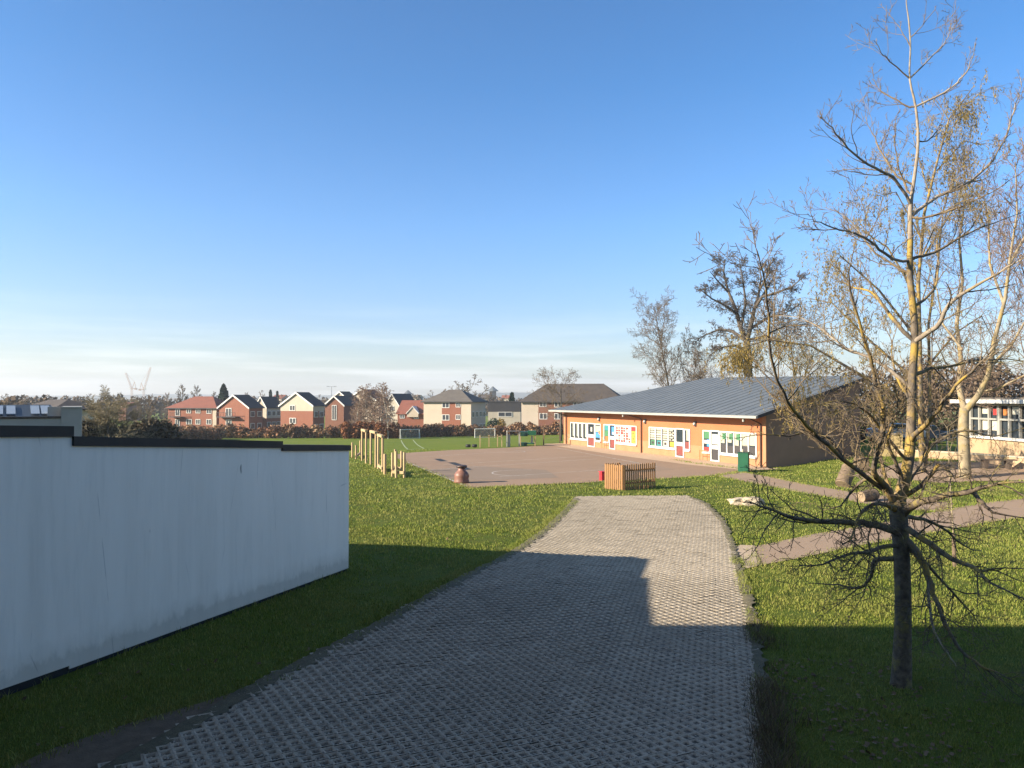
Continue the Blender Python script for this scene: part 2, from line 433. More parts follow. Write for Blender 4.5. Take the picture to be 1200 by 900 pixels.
def quads(name, C, A, B, m, parent=None, origin=None):
    """leaf-sized faces: centres C, half-axes A and B"""
    n = len(C)
    V = np.stack([C - A - B * 0.6, C + A - B, C + A * 0.9 + B * 0.7, C - A * 0.8 + B], axis=1).reshape(-1, 3)
    og = ORG[parent.name] if parent is not None else (origin or Vector((0, 0, 0)))
    V = V - np.array(tuple(og))
    return link(name, np_mesh(name, V, np.arange(4 * n).reshape(n, 4)), m, parent, og)

def sheet(name, poly, dz, m, step=1.5, kind='structure', thick=0.0):
    bm = bmesh.new()
    bm.faces.new([bm.verts.new((x, y, 0)) for x, y in poly])
    xs = [p[0] for p in poly]; ys = [p[1] for p in poly]
    for ax, lo, hi in (((1, 0, 0), min(xs), max(xs)), ((0, 1, 0), min(ys), max(ys))):
        k = lo + step
        while k < hi:
            bmesh.ops.bisect_plane(bm, geom=bm.verts[:] + bm.edges[:] + bm.faces[:], plane_co=Vector(ax) * k, plane_no=ax)
            k += step
    for v in bm.verts: v.co.z = h(v.co.x, v.co.y) + dz
    if thick:
        r = bmesh.ops.extrude_edge_only(bm, edges=[e for e in bm.edges if e.is_boundary])
        for v in [g for g in r['geom'] if isinstance(g, bmesh.types.BMVert)]: v.co.z -= thick
    bmesh.ops.recalc_face_normals(bm, faces=bm.faces)
    me = bpy.data.meshes.new(name); bm.to_mesh(me); bm.free()
    o = link(name, me, m)
    if kind: o['kind'] = kind
    return o

def px_poly(pts): return [(g.x, g.y) for g in (G(*p) for p in pts)]

def inside(poly, x, y):
    c = False; j = len(poly) - 1
    for i in range(len(poly)):
        xi, yi = poly[i]; xj, yj = poly[j]
        if (yi > y) != (yj > y) and x < (xj - xi) * (y - yi) / (yj - yi) + xi: c = not c
        j = i
    return c

def dup(root, loc, rot, label, group=None):
    r = root.copy(); COL.objects.link(r); r.location = loc; r.rotation_euler = (0, 0, rot); r['label'] = label
    if group: r['group'] = group
    for ch in list(root.children):
        c = ch.copy(); COL.objects.link(c); c.parent = r
        for g in ch.children:
            d = g.copy(); COL.objects.link(d); d.parent = c
    return r

# ================================================================== SETTING
def ground():
    xs = np.concatenate([-np.geomspace(4000, 46, 26), np.arange(-45, 46, 0.75), np.geomspace(46, 4000, 26)])
    ys = np.concatenate([-np.geomspace(300, 9, 8), np.arange(-8, 112, 0.75), np.geomspace(112, 4200, 46)])
    V = np.array([(x, y, h(x, y)) for y in ys for x in xs])
    nx = len(xs); i = np.arange(len(ys) - 1)[:, None] * nx; j = np.arange(nx - 1)[None, :]
    Fq = np.stack([i + j, i + j + 1, i + nx + j + 1, i + nx + j], axis=-1).reshape(-1, 4)
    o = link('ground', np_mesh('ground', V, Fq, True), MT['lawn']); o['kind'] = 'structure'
ground()

def hills():
    rng = random.Random(4)
    xs = np.linspace(-4000, 4000, 260); ys = np.linspace(2300, 4150, 22)
    ph = [rng.uniform(0, 6.28) for _ in range(9)]
    def z(x, y):
        r = 20 + 11 * math.sin(x / 900 + ph[0]) + 7 * math.sin(x / 330 + ph[1]) + 4 * math.sin(x / 120 + ph[2]) + 9 * (1 if -3400 < x < -1500 else 0) * math.sin((x + 3400) / 1900 * math.pi)
        r += rng.uniform(-2.2, 2.2)
        return -16 + (r + 16) * math.sin(min(1, (y - 2300) / 1700) * math.pi * 0.55)
    V = np.array([(x, y, z(x, y)) for y in ys for x in xs]); nx = len(xs)
    i = np.arange(len(ys) - 1)[:, None] * nx; j = np.arange(nx - 1)[None, :]
    Fq = np.stack([i + j, i + j + 1, i + nx + j + 1, i + nx + j], axis=-1).reshape(-1, 4)
    o = link('hills', np_mesh('hills', V, Fq, True), MT['hill']); o['kind'] = 'structure'
hills()

# driveway of concrete lattice blocks
DRIVE = px_poly([(60, 960), (125, 900), (210, 855), (300, 803), (430, 738), (520, 688), (600, 648), (640, 620), (662, 598), (676, 583),
                 (740, 582), (805, 582), (826, 592), (846, 612), (857, 640), (868, 680), (878, 720), (889, 790), (899, 900), (905, 960)])
def grow_poly(poly, d, rng):
    cx = sum(p[0] for p in poly) / len(poly); cy = sum(p[1] for p in poly) / len(poly)
    out = []
    n = len(poly)
    for i in range(n):
        a, b = Vector(poly[i]), Vector(poly[(i + 1) % n])
        e = b - a; nrm = Vector((e.y, -e.x)).normalized()
        if nrm.dot(Vector((a.x + b.x, a.y + b.y)) / 2 - Vector((cx, cy))) < 0: nrm = -nrm
        k = max(1, int(e.length / 0.35))
        for q in range(k):
            p = a + e * (q / k) + nrm * (d * rng.uniform(0.3, 1.4))
            out.append((p.x, p.y))
    return out
def edge_bank(name, px, wo, wi, up):
    rg = random.Random(len(px)); w = [G(*p) for p in px]; V, Fq = [], []; pts = []
    for a, b in zip(w, w[1:]):
        k = max(1, int((b - a).length / .12)); pts += [a.lerp(b, q / k) for q in range(k)]
    for i in range(len(pts) - 1):
        d = (pts[i + 1] - pts[i]).normalized(); nn = Vector((-d.y, d.x, 0))
        for off, z in ((wo * rg.uniform(.6, 1.3), .004), (.06 + rg.uniform(-.03, .03), up * rg.uniform(.8, 1.15)), (-wi * rg.uniform(.4, 1.2), up * rg.uniform(.75, 1.0))):
            p = pts[i] + nn * off; V.append((p.x, p.y, h(p.x, p.y) + z))
    for i in range(len(pts) - 2):
        for j in (0, 1): Fq.append((i * 3 + j, i * 3 + j + 1, i * 3 + j + 4, i * 3 + j + 3))
    o = link(name, np_mesh(name, np.array(V), np.array(Fq)), MT['bank']); o['kind'] = 'structure'
MT['bank'] = mat('gravelly_bank', (0.12, 0.105, 0.06), (0.075, 0.065, 0.04), 0.95, 14, bmp=.7, bscale=40)
edge_bank('driveway_edge_bank', [(60, 950), (125, 903), (210, 857), (300, 805), (430, 740), (520, 690), (600, 649), (640, 621), (662, 599), (676, 584)], .08, .24, .058)
edge_bank('driveway_edge_bank', [(806, 583), (827, 592), (846, 612), (857, 640), (868, 680), (878, 720), (889, 790), (899, 900), (904, 950)][::-1], .08, .18, .056)
rng = random.Random(2)
sheet('driveway_gravel', DRIVE, 0.026, MT['gravel'], 1.0)
SOIL = MT['soil'] = mat('bare_soil', (0.14, 0.10, 0.065), (0.085, 0.062, 0.04), 0.95, 6, bmp=0.6, bscale=30)
verge = px_poly([(-20, 915), (60, 878), (150, 848), (235, 824), (320, 797), (430, 736), (520, 686), (598, 648), (520, 690), (430, 740), (300, 806), (210, 858), (125, 903), (60, 965)])
sheet('driveway_verge', verge, 0.004, SOIL, 1.0)
def lattice():
    rng = random.Random(7)
    th = R(15.0); U = Vector((math.sin(th), math.cos(th))); Vv = Vector((math.cos(th), -math.sin(th)))
    SU, SV = 0.215, 0.235
    V, Fq = [], []
    top, bot = 0.05, 0.0
    for a in range(-24, 370):
        for b in range(-70, 70):
            if (a + b) % 2: continue
            u, v = a * SU / 2, b * SV / 2
            c = U * u + Vv * v + Vector((-0.5, 8.0))
            if not inside(DRIVE, c.x, c.y): continue
            # the blocks: groups of cells share a slight tilt
            blk = (int(u // 0.6), int((v + (0.2 if int(u // 0.6) % 2 else 0)) // 0.4))
            rr = random.Random(hash(blk)); dz = rr.uniform(-0.005, 0.005)
            f = 0.65 + rng.uniform(-0.05, 0.05)
            base = h(c.x, c.y)
            n = len(V)
            for k, (du, dv) in enumerate(((1, 0), (0, 1), (-1, 0), (0, -1))):
                p = c + U * (du * SU / 2) * 0.985 + Vv * (dv * SV / 2) * 0.985
                V.append((p.x, p.y, base + top + dz))
            for du, dv in ((1, 0), (0, 1), (-1, 0), (0, -1)):
                p = c + U * (du * SU / 2 * f) + Vv * (dv * SV / 2 * f)
                V.append((p.x, p.y, base + top + dz - 0.004))
            for du, dv in ((1, 0), (0, 1), (-1, 0), (0, -1)):
                p = c + U * (du * SU / 2 * (f - 0.08)) + Vv * (dv * SV / 2 * (f - 0.08))
                V.append((p.x, p.y, base + bot))
            for k in range(4):
                k2 = (k + 1) % 4
                Fq.append((n + k, n + k2, n + 4 + k2, n + 4 + k)); Fq.append((n + 4 + k, n + 4 + k2, n + 8 + k2, n + 8 + k))
    o = link('driveway_pavers', np_mesh('driveway_pavers', np.array(V), np.array(Fq)), MT['paver']); o['kind'] = 'structure'
    me = o.data
    bm = bmesh.new(); bm.from_mesh(me); bmesh.ops.recalc_face_normals(bm, faces=bm.faces)
    for f in bm.faces:
        if f.normal.z < -0.05: f.normal_flip()
    bm.to_mesh(me); bm.free()
lattice()
def stones():
    rs = np.random.RandomState(3); C = []
    while len(C) < 9000:
        y = 8.3 + 13 * rs.rand() ** 1.6; x = rs.uniform(-6, 6.5)
        if inside(DRIVE, x, y): C.append((x, y, h(x, y)))
    C = np.array(C); n = len(C)
    sz = rs.uniform(0.011, 0.025, n)
    base = np.array([(1, 0, 0), (-.5, .87, 0), (-.5, -.87, 0), (0, 0, 1.1)])
    rot = rs.uniform(0, 6.28, n); c, s = np.cos(rot), np.sin(rot)
    V = np.zeros((n, 4, 3))
    V[:, :, 0] = base[None, :, 0] * c[:, None] - base[None, :, 1] * s[:, None]
    V[:, :, 1] = base[None, :, 0] * s[:, None] + base[None, :, 1] * c[:, None]
    V[:, :, 2] = base[None, :, 2]
    V = V * sz[:, None, None] * rs.uniform(0.7, 1.3, (n, 4, 1)) + C[:, None, :] + np.array((0, 0, 0.033))
    Fq = (np.array([(0, 1, 3), (1, 2, 3), (2, 0, 3)])[None] + np.arange(n)[:, None, None] * 4).reshape(-1, 3)
    o = link('loose_stones', np_mesh('loose_stones', V.reshape(-1, 3), Fq), mat('pebbles', (0.50, 0.45, 0.37), (0.16, 0.135, 0.11), 0.85, 8, island=0.9))
    tag(o, 'small loose pebbles lying in the holes of the lattice driveway', 'gravel', kind='stuff')
stones()

# playground, apron and paths
PLAY = px_poly([(548, 572), (506, 555), (470, 541), (462, 533), (475, 531), (530, 527.5), (600, 524.5), (662, 520.5), (700, 523.5), (760, 533.5), (812, 543), (884, 551.5), (866, 554), (842, 557.5), (770, 561.5), (705, 565), (620, 569)])
sheet('playground_surface', PLAY, 0.014, MT['tarmac'], 2.0)
FA, FB = Vector((16.0, 48.4)), Vector((5.1, 74.4))     # facade ends of the orange building
FD = (FB - FA).normalized(); FN = Vector((-FD.y, FD.x))           # along, outwards (to the left)
if FN.x > 0: FN = -FN
ap = [FA - FD * 1.2 + FN * 0.0, FB + FD * 0.6, FB + FD * 0.6 + FN * 2.2, FA + FD * 14 + FN * 3.2, FA + FD * 4 + FN * 3.4, FA - FD * 1.2 + FN * 2.6]
sheet('apron_paving', [(p.x, p.y) for p in ap], 0.024, MT['slab'], 2.0)

def strip(name, top, bot, dz, m, n=40):
    def res(px):
        w = [G(*p) for p in px]; L = [0]
        for a, b in zip(w, w[1:]): L.append(L[-1] + (b - a).length)
        out = []
        for k in range(n + 1):
            s = L[-1] * k / n
            i = max(j for j in range(len(L)) if L[j] <= s + 1e-6); i = min(i, len(w) - 2)
            out.append(w[i].lerp(w[i + 1], (s - L[i]) / (L[i + 1] - L[i])))
        return out
    A, B = res(top), res(bot)
    V, Fq = [], []
    for a, b in zip(A, B):
        for q in range(5):
            p = a.lerp(b, q / 4); V.append((p.x, p.y, h(p.x, p.y) + dz))
    for k in range(n):
        for q in range(4): Fq.append((k * 5 + q, k * 5 + q + 1, k * 5 + q + 6, k * 5 + q + 5))
    o = link(name, np_mesh(name, np.array(V), np.array(Fq), True), m); o['kind'] = 'structure'
    return [(p.x, p.y) for p in A] + [(p.x, p.y) for p in reversed(B)]
PATH2 = strip('footpath', [(884, 641), (950, 627), (1040, 612), (1110, 597), (1160, 589), (1260, 578)], [(886, 664), (945, 653), (1000, 641), (1100, 623), (1160, 612), (1260, 600)], 0.02, MT['path'])
PATH1 = strip('footpath_to_playground', [(866, 552.5), (905, 559.5), (940, 567), (1000, 577), (1060, 584), (1118, 590)], [(838, 558), (880, 566), (930, 576), (1000, 588), (1050, 597), (1112, 600)], 0.016, MT['path'])
PAD = px_poly([(859, 643), (868, 639.5), (884, 640), (888, 664), (876, 667), (868, 664)])
sheet('concrete_pad', PAD, 0.028, MT['pad'], 1.0)
YARD = px_poly([(1000, 557), (1100, 566), (1140, 564), (1260, 562), (1300, 545), (1100, 541), (1062, 541)])
sheet('bare_yard', YARD, 0.012, MT['path'], 1.5)
KERB = px_poly([(915, 562.5), (917, 561.7), (936, 566), (933, 567)])

PATCH = px_poly([(503, 550.5), (560, 546.5), (640, 551), (655, 560), (575, 563), (530, 564)])
sheet('tarmac_patch', PATCH, 0.018, tarmac_mat('patched_tarmac', (0.26, 0.195, 0.145), (0.29, 0.22, 0.165), (0.22, 0.17, 0.13)), 2.0)
sheet('tarmac_patch', px_poly([(700, 545), (742, 541), (790, 550), (745, 555)]), 0.018, tarmac_mat('older_tarmac', (0.285, 0.205, 0.15), (0.325, 0.235, 0.17), (0.24, 0.18, 0.135)), 2.0)
# worn lines on the tarmac
lines = []
def pline(a, b, w=0.07, name='painted_line', m='line', dz=0.021, n=14):
    A, B = G(*a), G(*b); d = (B - A).to_2d().normalized(); nn = Vector((-d.y, d.x)) * w / 2
    V, Fq = [], []
    for k in range(n + 1):
        p = A.lerp(B, k / n)
        for s in (-1, 1): V.append((p.x + nn.x * s, p.y + nn.y * s, h(p.x, p.y) + dz))
    for k in range(n): Fq.append((2 * k, 2 * k + 1, 2 * k + 3, 2 * k + 2))
    o = link(name, np_mesh(name, np.array(V), np.array(Fq)), MT[m]); o['kind'] = 'structure'
pline((478, 542), (546, 570), 0.10)
for a, b in (((502, 551), (700, 538)), ((490, 536), (630, 527.5)), ((520, 545), (720, 533)), ((585, 559), (705, 551))): pline(a, b, 0.06)
pline((652, 525), (770, 547), 0.07)
def parc(cx, cy, r, a0, a1, w=0.08):
    c = G(cx, cy); V, Fq = [], []; n = 30
    for k in range(n + 1):
        a = a0 + (a1 - a0) * k / n
        for s in (-1, 1): V.append((c.x + math.cos(a) * (r + s * w / 2), c.y + math.sin(a) * (r + s * w / 2), h(c.x, c.y) + 0.0225))
    for k in range(n): Fq.append((2 * k, 2 * k + 1, 2 * k + 3, 2 * k + 2))
    o = link('painted_arc', np_mesh('painted_arc', np.array(V), np.array(Fq)), MT['line']); o['kind'] = 'structure'
parc(614, 554.5, 1.85, R(75), R(275)); parc(598, 529.5, 1.2, R(-120), R(80))
# pitch markings on the field
for a, b in (((470, 516), (478, 527)), ((484, 515.5), (497, 526)), ((515, 513), (524, 515)), ((478, 527), (497, 526))): pline(a, b, 0.16, 'pitch_line', 'pitch_line', 0.03)

# ------------------------------------------------------------------ white wall
W0, W1 = Vector((-8.02, 9.4)), Vector((-4.1, 19.35))
WD = (W1 - W0).normalized(); WN = Vector((WD.y, -WD.x)); WL = (W1 - W0).length
def wt(px):
    k = (px - 600) / F
    return (k * W0.y - W0.x) / (WD.x - k * WD.y)
def wall():
    root = thing('boundary_wall', 'long white rendered wall with dark stepped coping beside the driveway', 'wall', (W1.x, W1.y, 0))
    t0, t1, t2, t3 = 0.0, wt(85), wt(330), WL
    segs = [(t0, t1, 3.83, 3.71), (t1, t2, 3.565, 3.23), (t2, t3, 3.165, 3.01)]
    capz = [0.165, 0.15, 0.135]
    def pt(t, off, z): p = W0 + WD * t + WN * off; return Vector((p.x, p.y, z))
    m = MB(); T = 0.22
    prof = [(t0, 0.05)]
    outl = [pt(t0, 0, 0.15), pt(t1, 0, 0.12), pt(t1, 0, 0.07), pt(t3, 0, 0.07), pt(t3, 0, 3.01), pt(t2, 0, 3.165), pt(t2, 0, 3.23), pt(t1, 0, 3.565), pt(t1, 0, 3.71), pt(t0, 0, 3.83)]
    m.prism(outl, (-WN.x * T, -WN.y * T, 0))
    m.build('wall_panel', MT['white_wall'], root)
    for (a, b, za, zb), c in zip(segs, capz):
        m = MB(); e = 0.02 if b == t3 else -0.004
        ps = [pt(a, 0.05, za), pt(b + e, 0.05, zb), pt(b + e, 0.05, zb + c), pt(a, 0.05, za + c)]
        ps = [p + Vector((0, 0, 0.003)) for p in ps]
        m.prism(ps, (-WN.x * (T + 0.1), -WN.y * (T + 0.1), 0)); m.build('coping', MT['coping'], root)
    m = MB(); m.prism([pt(t0, -0.03, -0.4), pt(t3 - 0.03, -0.03, -0.4), pt(t3 - 0.03, -0.03, 0.2), pt(t0, -0.03, 0.2)], (-WN.x * 0.15, -WN.y * 0.15, 0)); m.build('plinth', MT['plinth'], root)
    # vertical joints between the boards
    # return wall going left behind the front one
    a = W1 - WN * 0.111; rd = Vector((-0.992, 0.125)); rn = Vector((rd.y, -rd.x))
    m = MB(); s = a + rd * 0.12; e = a + rd * 22
    m.prism([Vector((s.x, s.y, -0.3)), Vector((e.x, e.y, -0.3)), Vector((e.x, e.y, 3.0)), Vector((s.x, s.y, 3.0))], (rn.x * 0.2, rn.y * 0.2, 0)); m.build('return_panel', MT['white_wall'], root)
    m = MB(); m.prism([Vector((s.x - rn.x * .04, s.y - rn.y * .04, 3.003)), Vector((e.x - rn.x * .04, e.y - rn.y * .04, 3.003)), Vector((e.x - rn.x * .04, e.y - rn.y * .04, 3.14)), Vector((s.x - rn.x * .04, s.y - rn.y * .04, 3.14))], (rn.x * 0.28, rn.y * 0.28, 0)); m.build('coping', MT['coping'], root)
wall()

# ------------------------------------------------------------------ the tall school block left of the camera (it throws the shade)
def block():
    x0, x1, y0, y1, H = -46.0, -8.15, -14.0, 9.35, 8.5
    root = thing('school_block', 'tall brick school block left of the driveway, throwing the foreground shade', 'school building', (x1, y1, 0))
    MB().box(((x0 + x1) / 2, (y0 + y1) / 2, H / 2 - 0.5), (x1 - x0, y1 - y0, H + 0.6)).build('wall', MT['schoolbrick'], root)
    MB().box(((x0 + x1) / 2, (y0 + y1) / 2, H + 0.0), (x1 - x0 + 0.1, y1 - y0 + 0.1, 0.4)).build('roof', MT['coping'], root)
    MB().box(((x1 + 14) / 2 + .003, (y0 - .8) / 2, H / 2 - .5), (14 - x1, -.8 - y0, H + .6)).build('wing_wall', MT['schoolbrick'], root)
    MB().box(((x1 + 14) / 2 + .1, (y0 - .8) / 2, H + .003), (14 - x1, -.7 - y0, .4)).build('wing_roof', MT['coping'], root)
    for k in range(4):
        for z in (1.6, 4.9):
            y = y0 + 3 + k * 5.2
            w = MB().box((x1 + 0.02, y, z + 0.7), (0.12, 2.2, 1.5)).build('window', MT['white'], root)
            MB().box((x1 + 0.085, y, z + 0.7), (0.02, 2.0, 1.3)).build('pane', MT['glass'], w)
block()

# ------------------------------------------------------------------ orange classroom building
def fp(u, off, z): p = FA + FD * u + FN * off; return Vector((p.x, p.y, z))
FL = (FB - FA).length
def fu(px):
    k = (px - 600) / F
    return (k * FA.y - FA.x) / (FD.x - k * FD.y)
def classroom():
    root = thing('classroom_building', 'single storey orange brick classroom building with sloping blue grey roof', 'school building', (FA.x, FA.y, 0))
    ang = math.atan2(FD.y, FD.x)
    AX = (Vector((FD.x, FD.y, 0)), Vector((FN.x, FN.y, 0)), Vector((0, 0, 1)))
    DEP = 8.7; rise = 3.0 / 10.9
    def zr(off): return 3.2 + (1.0 - off) * rise       # underside of roof at offset off (negative = into the building)
    # facade: orange upper, lower part painted yellower as bounced light, white corner strip
    m = MB(); m.prism([fp(0, 0, 1.0), fp(FL, 0, 1.0), fp(FL, 0, zr(0)), fp(0, 0, zr(0))], (-FN.x * .3, -FN.y * .3, 0)); m.build('wall', MT['orange'], root)
    m = MB(); m.prism([fp(0, 0.003, -0.5), fp(FL, 0.003, -0.5), fp(FL, 0.003, 0.997), fp(0, 0.003, 0.997)], (-FN.x * .3, -FN.y * .3, 0)); m.build('lower_wall_bounce_tone', MT['buff'], root)
    for u in (-0.006, FL - 0.14):
        m = MB(); m.prism([fp(u, 0.03, -0.2), fp(u + 0.3, 0.03, -0.2), fp(u + 0.3, 0.03, zr(0)), fp(u, 0.03, zr(0))], (-FN.x * .25, -FN.y * .25, 0)); m.build('corner_strip', MT['buff'], root)
    # end walls and back wall
    m = MB(); m.prism([fp(-0.012, -0.02, -0.5), fp(-0.012, -7.9, -0.5), fp(-0.012, -7.9, zr(-7.9)), fp(-0.012, -0.02, zr(-0.02))], (FD.x * .3, FD.y * .3, 0)); m.build('end_wall', MT['endwall'], root)
    m = MB(); m.prism([fp(FL + .006, -0.3, -0.5), fp(FL + .006, -DEP, -0.5), fp(FL + .006, -DEP, 3.2), fp(FL + .006, -0.3, 3.2)], (-FD.x * .3, -FD.y * .3, 0)); m.build('end_wall', MT['endwall'], root)
    m = MB(); m.prism([fp(0.3, -7.85, -0.5), fp(FL - 0.3, -DEP, -0.5), fp(FL - 9.8, -DEP, zr(-DEP)), fp(0.3, -7.85, zr(-7.85))], (FN.x * .3, FN.y * .3, 0)); m.build('back_wall', MT['endwall'], root)
    # roof: one long slope, its far end cut as a hip
    def rp(u, off, up=0.0): return fp(u, off, zr(off) + up)
    e0, e1, o0, o1, on = -0.55, FL + 0.95, 1.15, -9.6, -8.3
    hipu = e1 - 10.6
    m = MB(); T = 0.14
    lo = [rp(e0, o0), rp(e1, o0), rp(hipu, o1), rp(e0, on)]
    m.add(lo + [p + Vector((0, 0, T)) for p in lo], [(3, 2, 1, 0), (4, 5, 6, 7), (0, 1, 5, 4), (1, 2, 6, 5), (2, 3, 7, 6), (3, 0, 4, 7)])
    a, b, c = rp(e1, o0), rp(hipu, o1), fp(e1, o1, zr(o0))
    m.add([a, b, c, a + Vector((0, 0, T)), b + Vector((0, 0, T)), c + Vector((0, 0, T))], [(0, 1, 2), (5, 4, 3), (0, 2, 5, 3), (2, 1, 4, 5)])
    # standing seams
    u = e0 + 0.3
    while u < e1 - 0.3:
        oe = on + (o1 - on) * (u - e0) / (hipu - e0) if u < hipu else o1 + (u - hipu)
        if oe < o0 - 0.3:
            pa, pb = rp(u, o0, T + 0.012), rp(u, oe, T + 0.012)
            m.bar(pa, pb, 0.03, 0.02)
        u += 0.9
    roof = m.build('roof', MT['zinc'], root)
    m = MB(); m.bar(rp(e0 - 0.02, o0 + 0.07, 0.05), rp(e1, o0 + 0.07, 0.05), 0.14, 0.15); m.build('gutter', MT['offwhite'], root)
    m = MB(); m.bar(rp(e0 - 0.03, o0, 0.06), rp(e0 - 0.03, on, 0.06), 0.05, 0.2); m.build('verge_trim', MT['darktile'], root)
    # downpipes
    for u in (0.42, 14.4, FL - 0.5):
        m = MB(); m.tube(fp(u, 0.09, 0), fp(u, 0.09, 2.75), 0.05); m.tube(fp(u, 0.09, 2.75), fp(u + (1.1 if u > 5 else 0.1), 0.95, 3.12), 0.045); m.build('downpipe', MT['brown'], root)
    for u in (0.9, 15.6):
        m = MB(); m.box(fp(u, 1.02, 3.02), (0.12, 0.12, 0.28), ax=AX); m.build('gutter_outlet', MT['offwhite'], root)
    # wall lamps
    for px in (702.6, 756.5, 815):
        u = fu(px)
        m = MB(); m.box(fp(u, 0.05, 2.55), (0.24, 0.1, 0.36), ax=AX)
        l = m.build('wall_lamp', MT['p_charcoal'], root)
        MB().tube(fp(u + 0.02, 0.10, 2.55), fp(u + 0.02, 0.17, 2.55), 0.09, 0.07, 12).build('lamp_cover', MT['white'], l)
    # window groups: (u0, u1, door u0, u1, pane layout left and right of the door, sheets)
    rng = random.Random(9)
    def frame(u0, u1, z0, z1, cuts, name='window', rail=None):
        m = MB(); fw = 0.085
        m.box(fp((u0 + u1) / 2, 0.02, z0 + fw / 2), (u1 - u0, 0.1, fw), ax=AX); m.box(fp((u0 + u1) / 2, 0.02, z1 - fw / 2), (u1 - u0, 0.1, fw), ax=AX)
        for c in cuts: m.box(fp(c, 0.02, (z0 + z1) / 2), (fw * 1.25, 0.096, z1 - z0 - 2 * fw - 0.002), ax=AX)
        if rail: m.box(fp((u0 + u1) / 2, 0.022, rail), (u1 - u0 - 0.1, 0.09, 0.28), ax=AX)
        w = m.build(name, MT['white'], root)
        m = MB(); m.box(fp((u0 + u1) / 2, 0.004, (z0 + z1) / 2), (u1 - u0 - 0.02, 0.03, z1 - z0 - 0.02), ax=AX); m.build('pane', MT['glass'], w)
        return w
    def paper(w, u0, u1, z0, z1, c, name='paper_sheet', d=0.0):
        MB().box(fp((u0 + u1) / 2, 0.0235 + d, (z0 + z1) / 2), (abs(u1 - u0), 0.006, z1 - z0), ax=AX).build(name, MT['p_' + c], w)
    ZB, ZT = 0.6, 2.14
    groups = [(fu(887), fu(824), fu(843.5), fu(833), 5, 1), (fu(809), fu(761), fu(802), fu(792), 1, 4), (fu(746.5), fu(708), fu(721.5), fu(714.5), 4, 1), (fu(704.5), fu(669), fu(697.5), fu(689), 1, 4)]
    for gi, (ur, ul, d0, d1, nr, nl) in enumerate(groups):
        for side, (a, b, n) in enumerate(((ur, d0 - 0.02, nr), (d1 + 0.02, ul, nl))):
            cuts = [a + 0.045 + (b - a - 0.09) * k / n for k in range(n + 1)]
            w = frame(a, b, ZB, ZT, cuts)
            sill = MB().box(fp((a + b) / 2, 0.06, ZB - 0.05), (b - a, 0.14, 0.09), ax=AX).build('sill', MT['white'], w)
            for k in range(n):
                p0, p1 = cuts[k] + 0.07, cuts[k + 1] - 0.07
                if gi == 0 and side == 0:      # pale blind above, dark lower half, a green sheet here and there
                    paper(w, p0 + (p1 - p0) * (0.35 if k > 1 else 0.05), p1, 1.32 + rng.uniform(-.1, .1), 2.04, 'blind', 'blind')
                    if k in (2, 3, 4): paper(w, p0 + (p1 - p0) * .1, p0 + (p1 - p0) * 0.75, 1.6, 2.0, 'leafgreen', d=0.007)
                    paper(w, p0, p1, 0.7, 1.25 + rng.uniform(-.08, .08), 'charcoal', 'window_board')
                elif gi == 0:
                    paper(w, p0, p1, 1.55, 2.04, 'leafgreen'); paper(w, p0, p0 + 0.3, 1.0, 1.5, 'blue'); paper(w, p0 + .1, p1, 1.2, 1.45, 'paper', d=.007); paper(w, p0, p1, .7, .95, 'scarlet')
                elif gi == 1 and side == 1:
                    for q in range(5): paper(w, p0, p1 - .04, 1.18 + q * .18, 1.31 + q * .18, 'blind' if q != 2 else 'paper')
                    if k == 0:
                        for q in range(6): paper(w, p0 + (0.02 if q % 2 else .3), p0 + (.24 if q % 2 else .52), 1.2 + q * .14, 1.32 + q * .14, 'charcoal', d=.007)
                        paper(w, p0 + .08, p1 - .1, .75, 1.1, 'yellow')
                    else:
                        paper(w, p0 + .08, p1 - .1, .72, 1.12, ('paper', 'paper', 'teal', 'leafgreen')[k]); paper(w, p0 + .2, p1 - .22, .82, 1.02, 'charcoal', d=.007)
                elif gi == 1:
                    paper(w, p0, p1 - .12, 1.3, 2.04, 'yellow' if False else 'blind', 'blind'); paper(w, p0, p1, .7, 1.2, 'maroon', 'window_board')
                elif gi == 2 and side == 0:
                    if k == 0:
                        paper(w, p0, p1, .7, 1.7, 'yellow'); paper(w, p0, p1, 1.72, 2.04, 'scarlet')
                        for q in range(4): paper(w, p0 + .1 + .3 * (q % 2), p0 + .22 + .3 * (q % 2), .8 + q * .22, .92 + q * .22, 'maroon', d=.007)
                    else:
                        paper(w, p0, p1, .7, 2.04, 'paper')
                        for q in range(6):
                            for r_ in range(2):
                                if rng.random() < .75: paper(w, p0 + .03 + r_ * .37, p0 + .33 + r_ * .37, .74 + q * .215, .74 + q * .215 + rng.uniform(.1, .19), rng.choice(('scarlet', 'maroon', 'pink', 'scarlet')), 'picture', d=.007)
                elif gi == 2:
                    paper(w, p0, p1, 1.6, 2.04, 'teal'); paper(w, p0, p1, 1.1, 1.58, 'leafgreen'); paper(w, p0 + .1, p1 - .1, .7, 1.08, 'orangep')
                elif side == 1:
                    paper(w, p0 + (p1 - p0) * (0.0 if k else 0.0), p0 + (p1 - p0) * .55, .85, 2.04, 'blind', 'blind'); paper(w, p0 + .05, p1 - .3, .7, .85, 'charcoal', 'window_board')
                else:
                    paper(w, p0, p1, 1.4, 1.95, 'blind'); paper(w, p0 + .1, p1, .9, 1.35, 'blue'); paper(w, p0, p0 + .3, 1.2, 1.5, 'orangep', d=.007)
        # the door
        w = frame(d0, d1, 0.03, ZT + 0.02, (d0 + 0.06, d1 - 0.06), 'door', rail=1.0)
        MB().box(fp((d0 + d1) / 2, 0.0235, 0.5), (d1 - d0 - 0.3, 0.006, 0.66), ax=AX).build('kick_panel', MT['p_maroon'] if gi in (1, 2, 3) else MT['p_charcoal'], w)
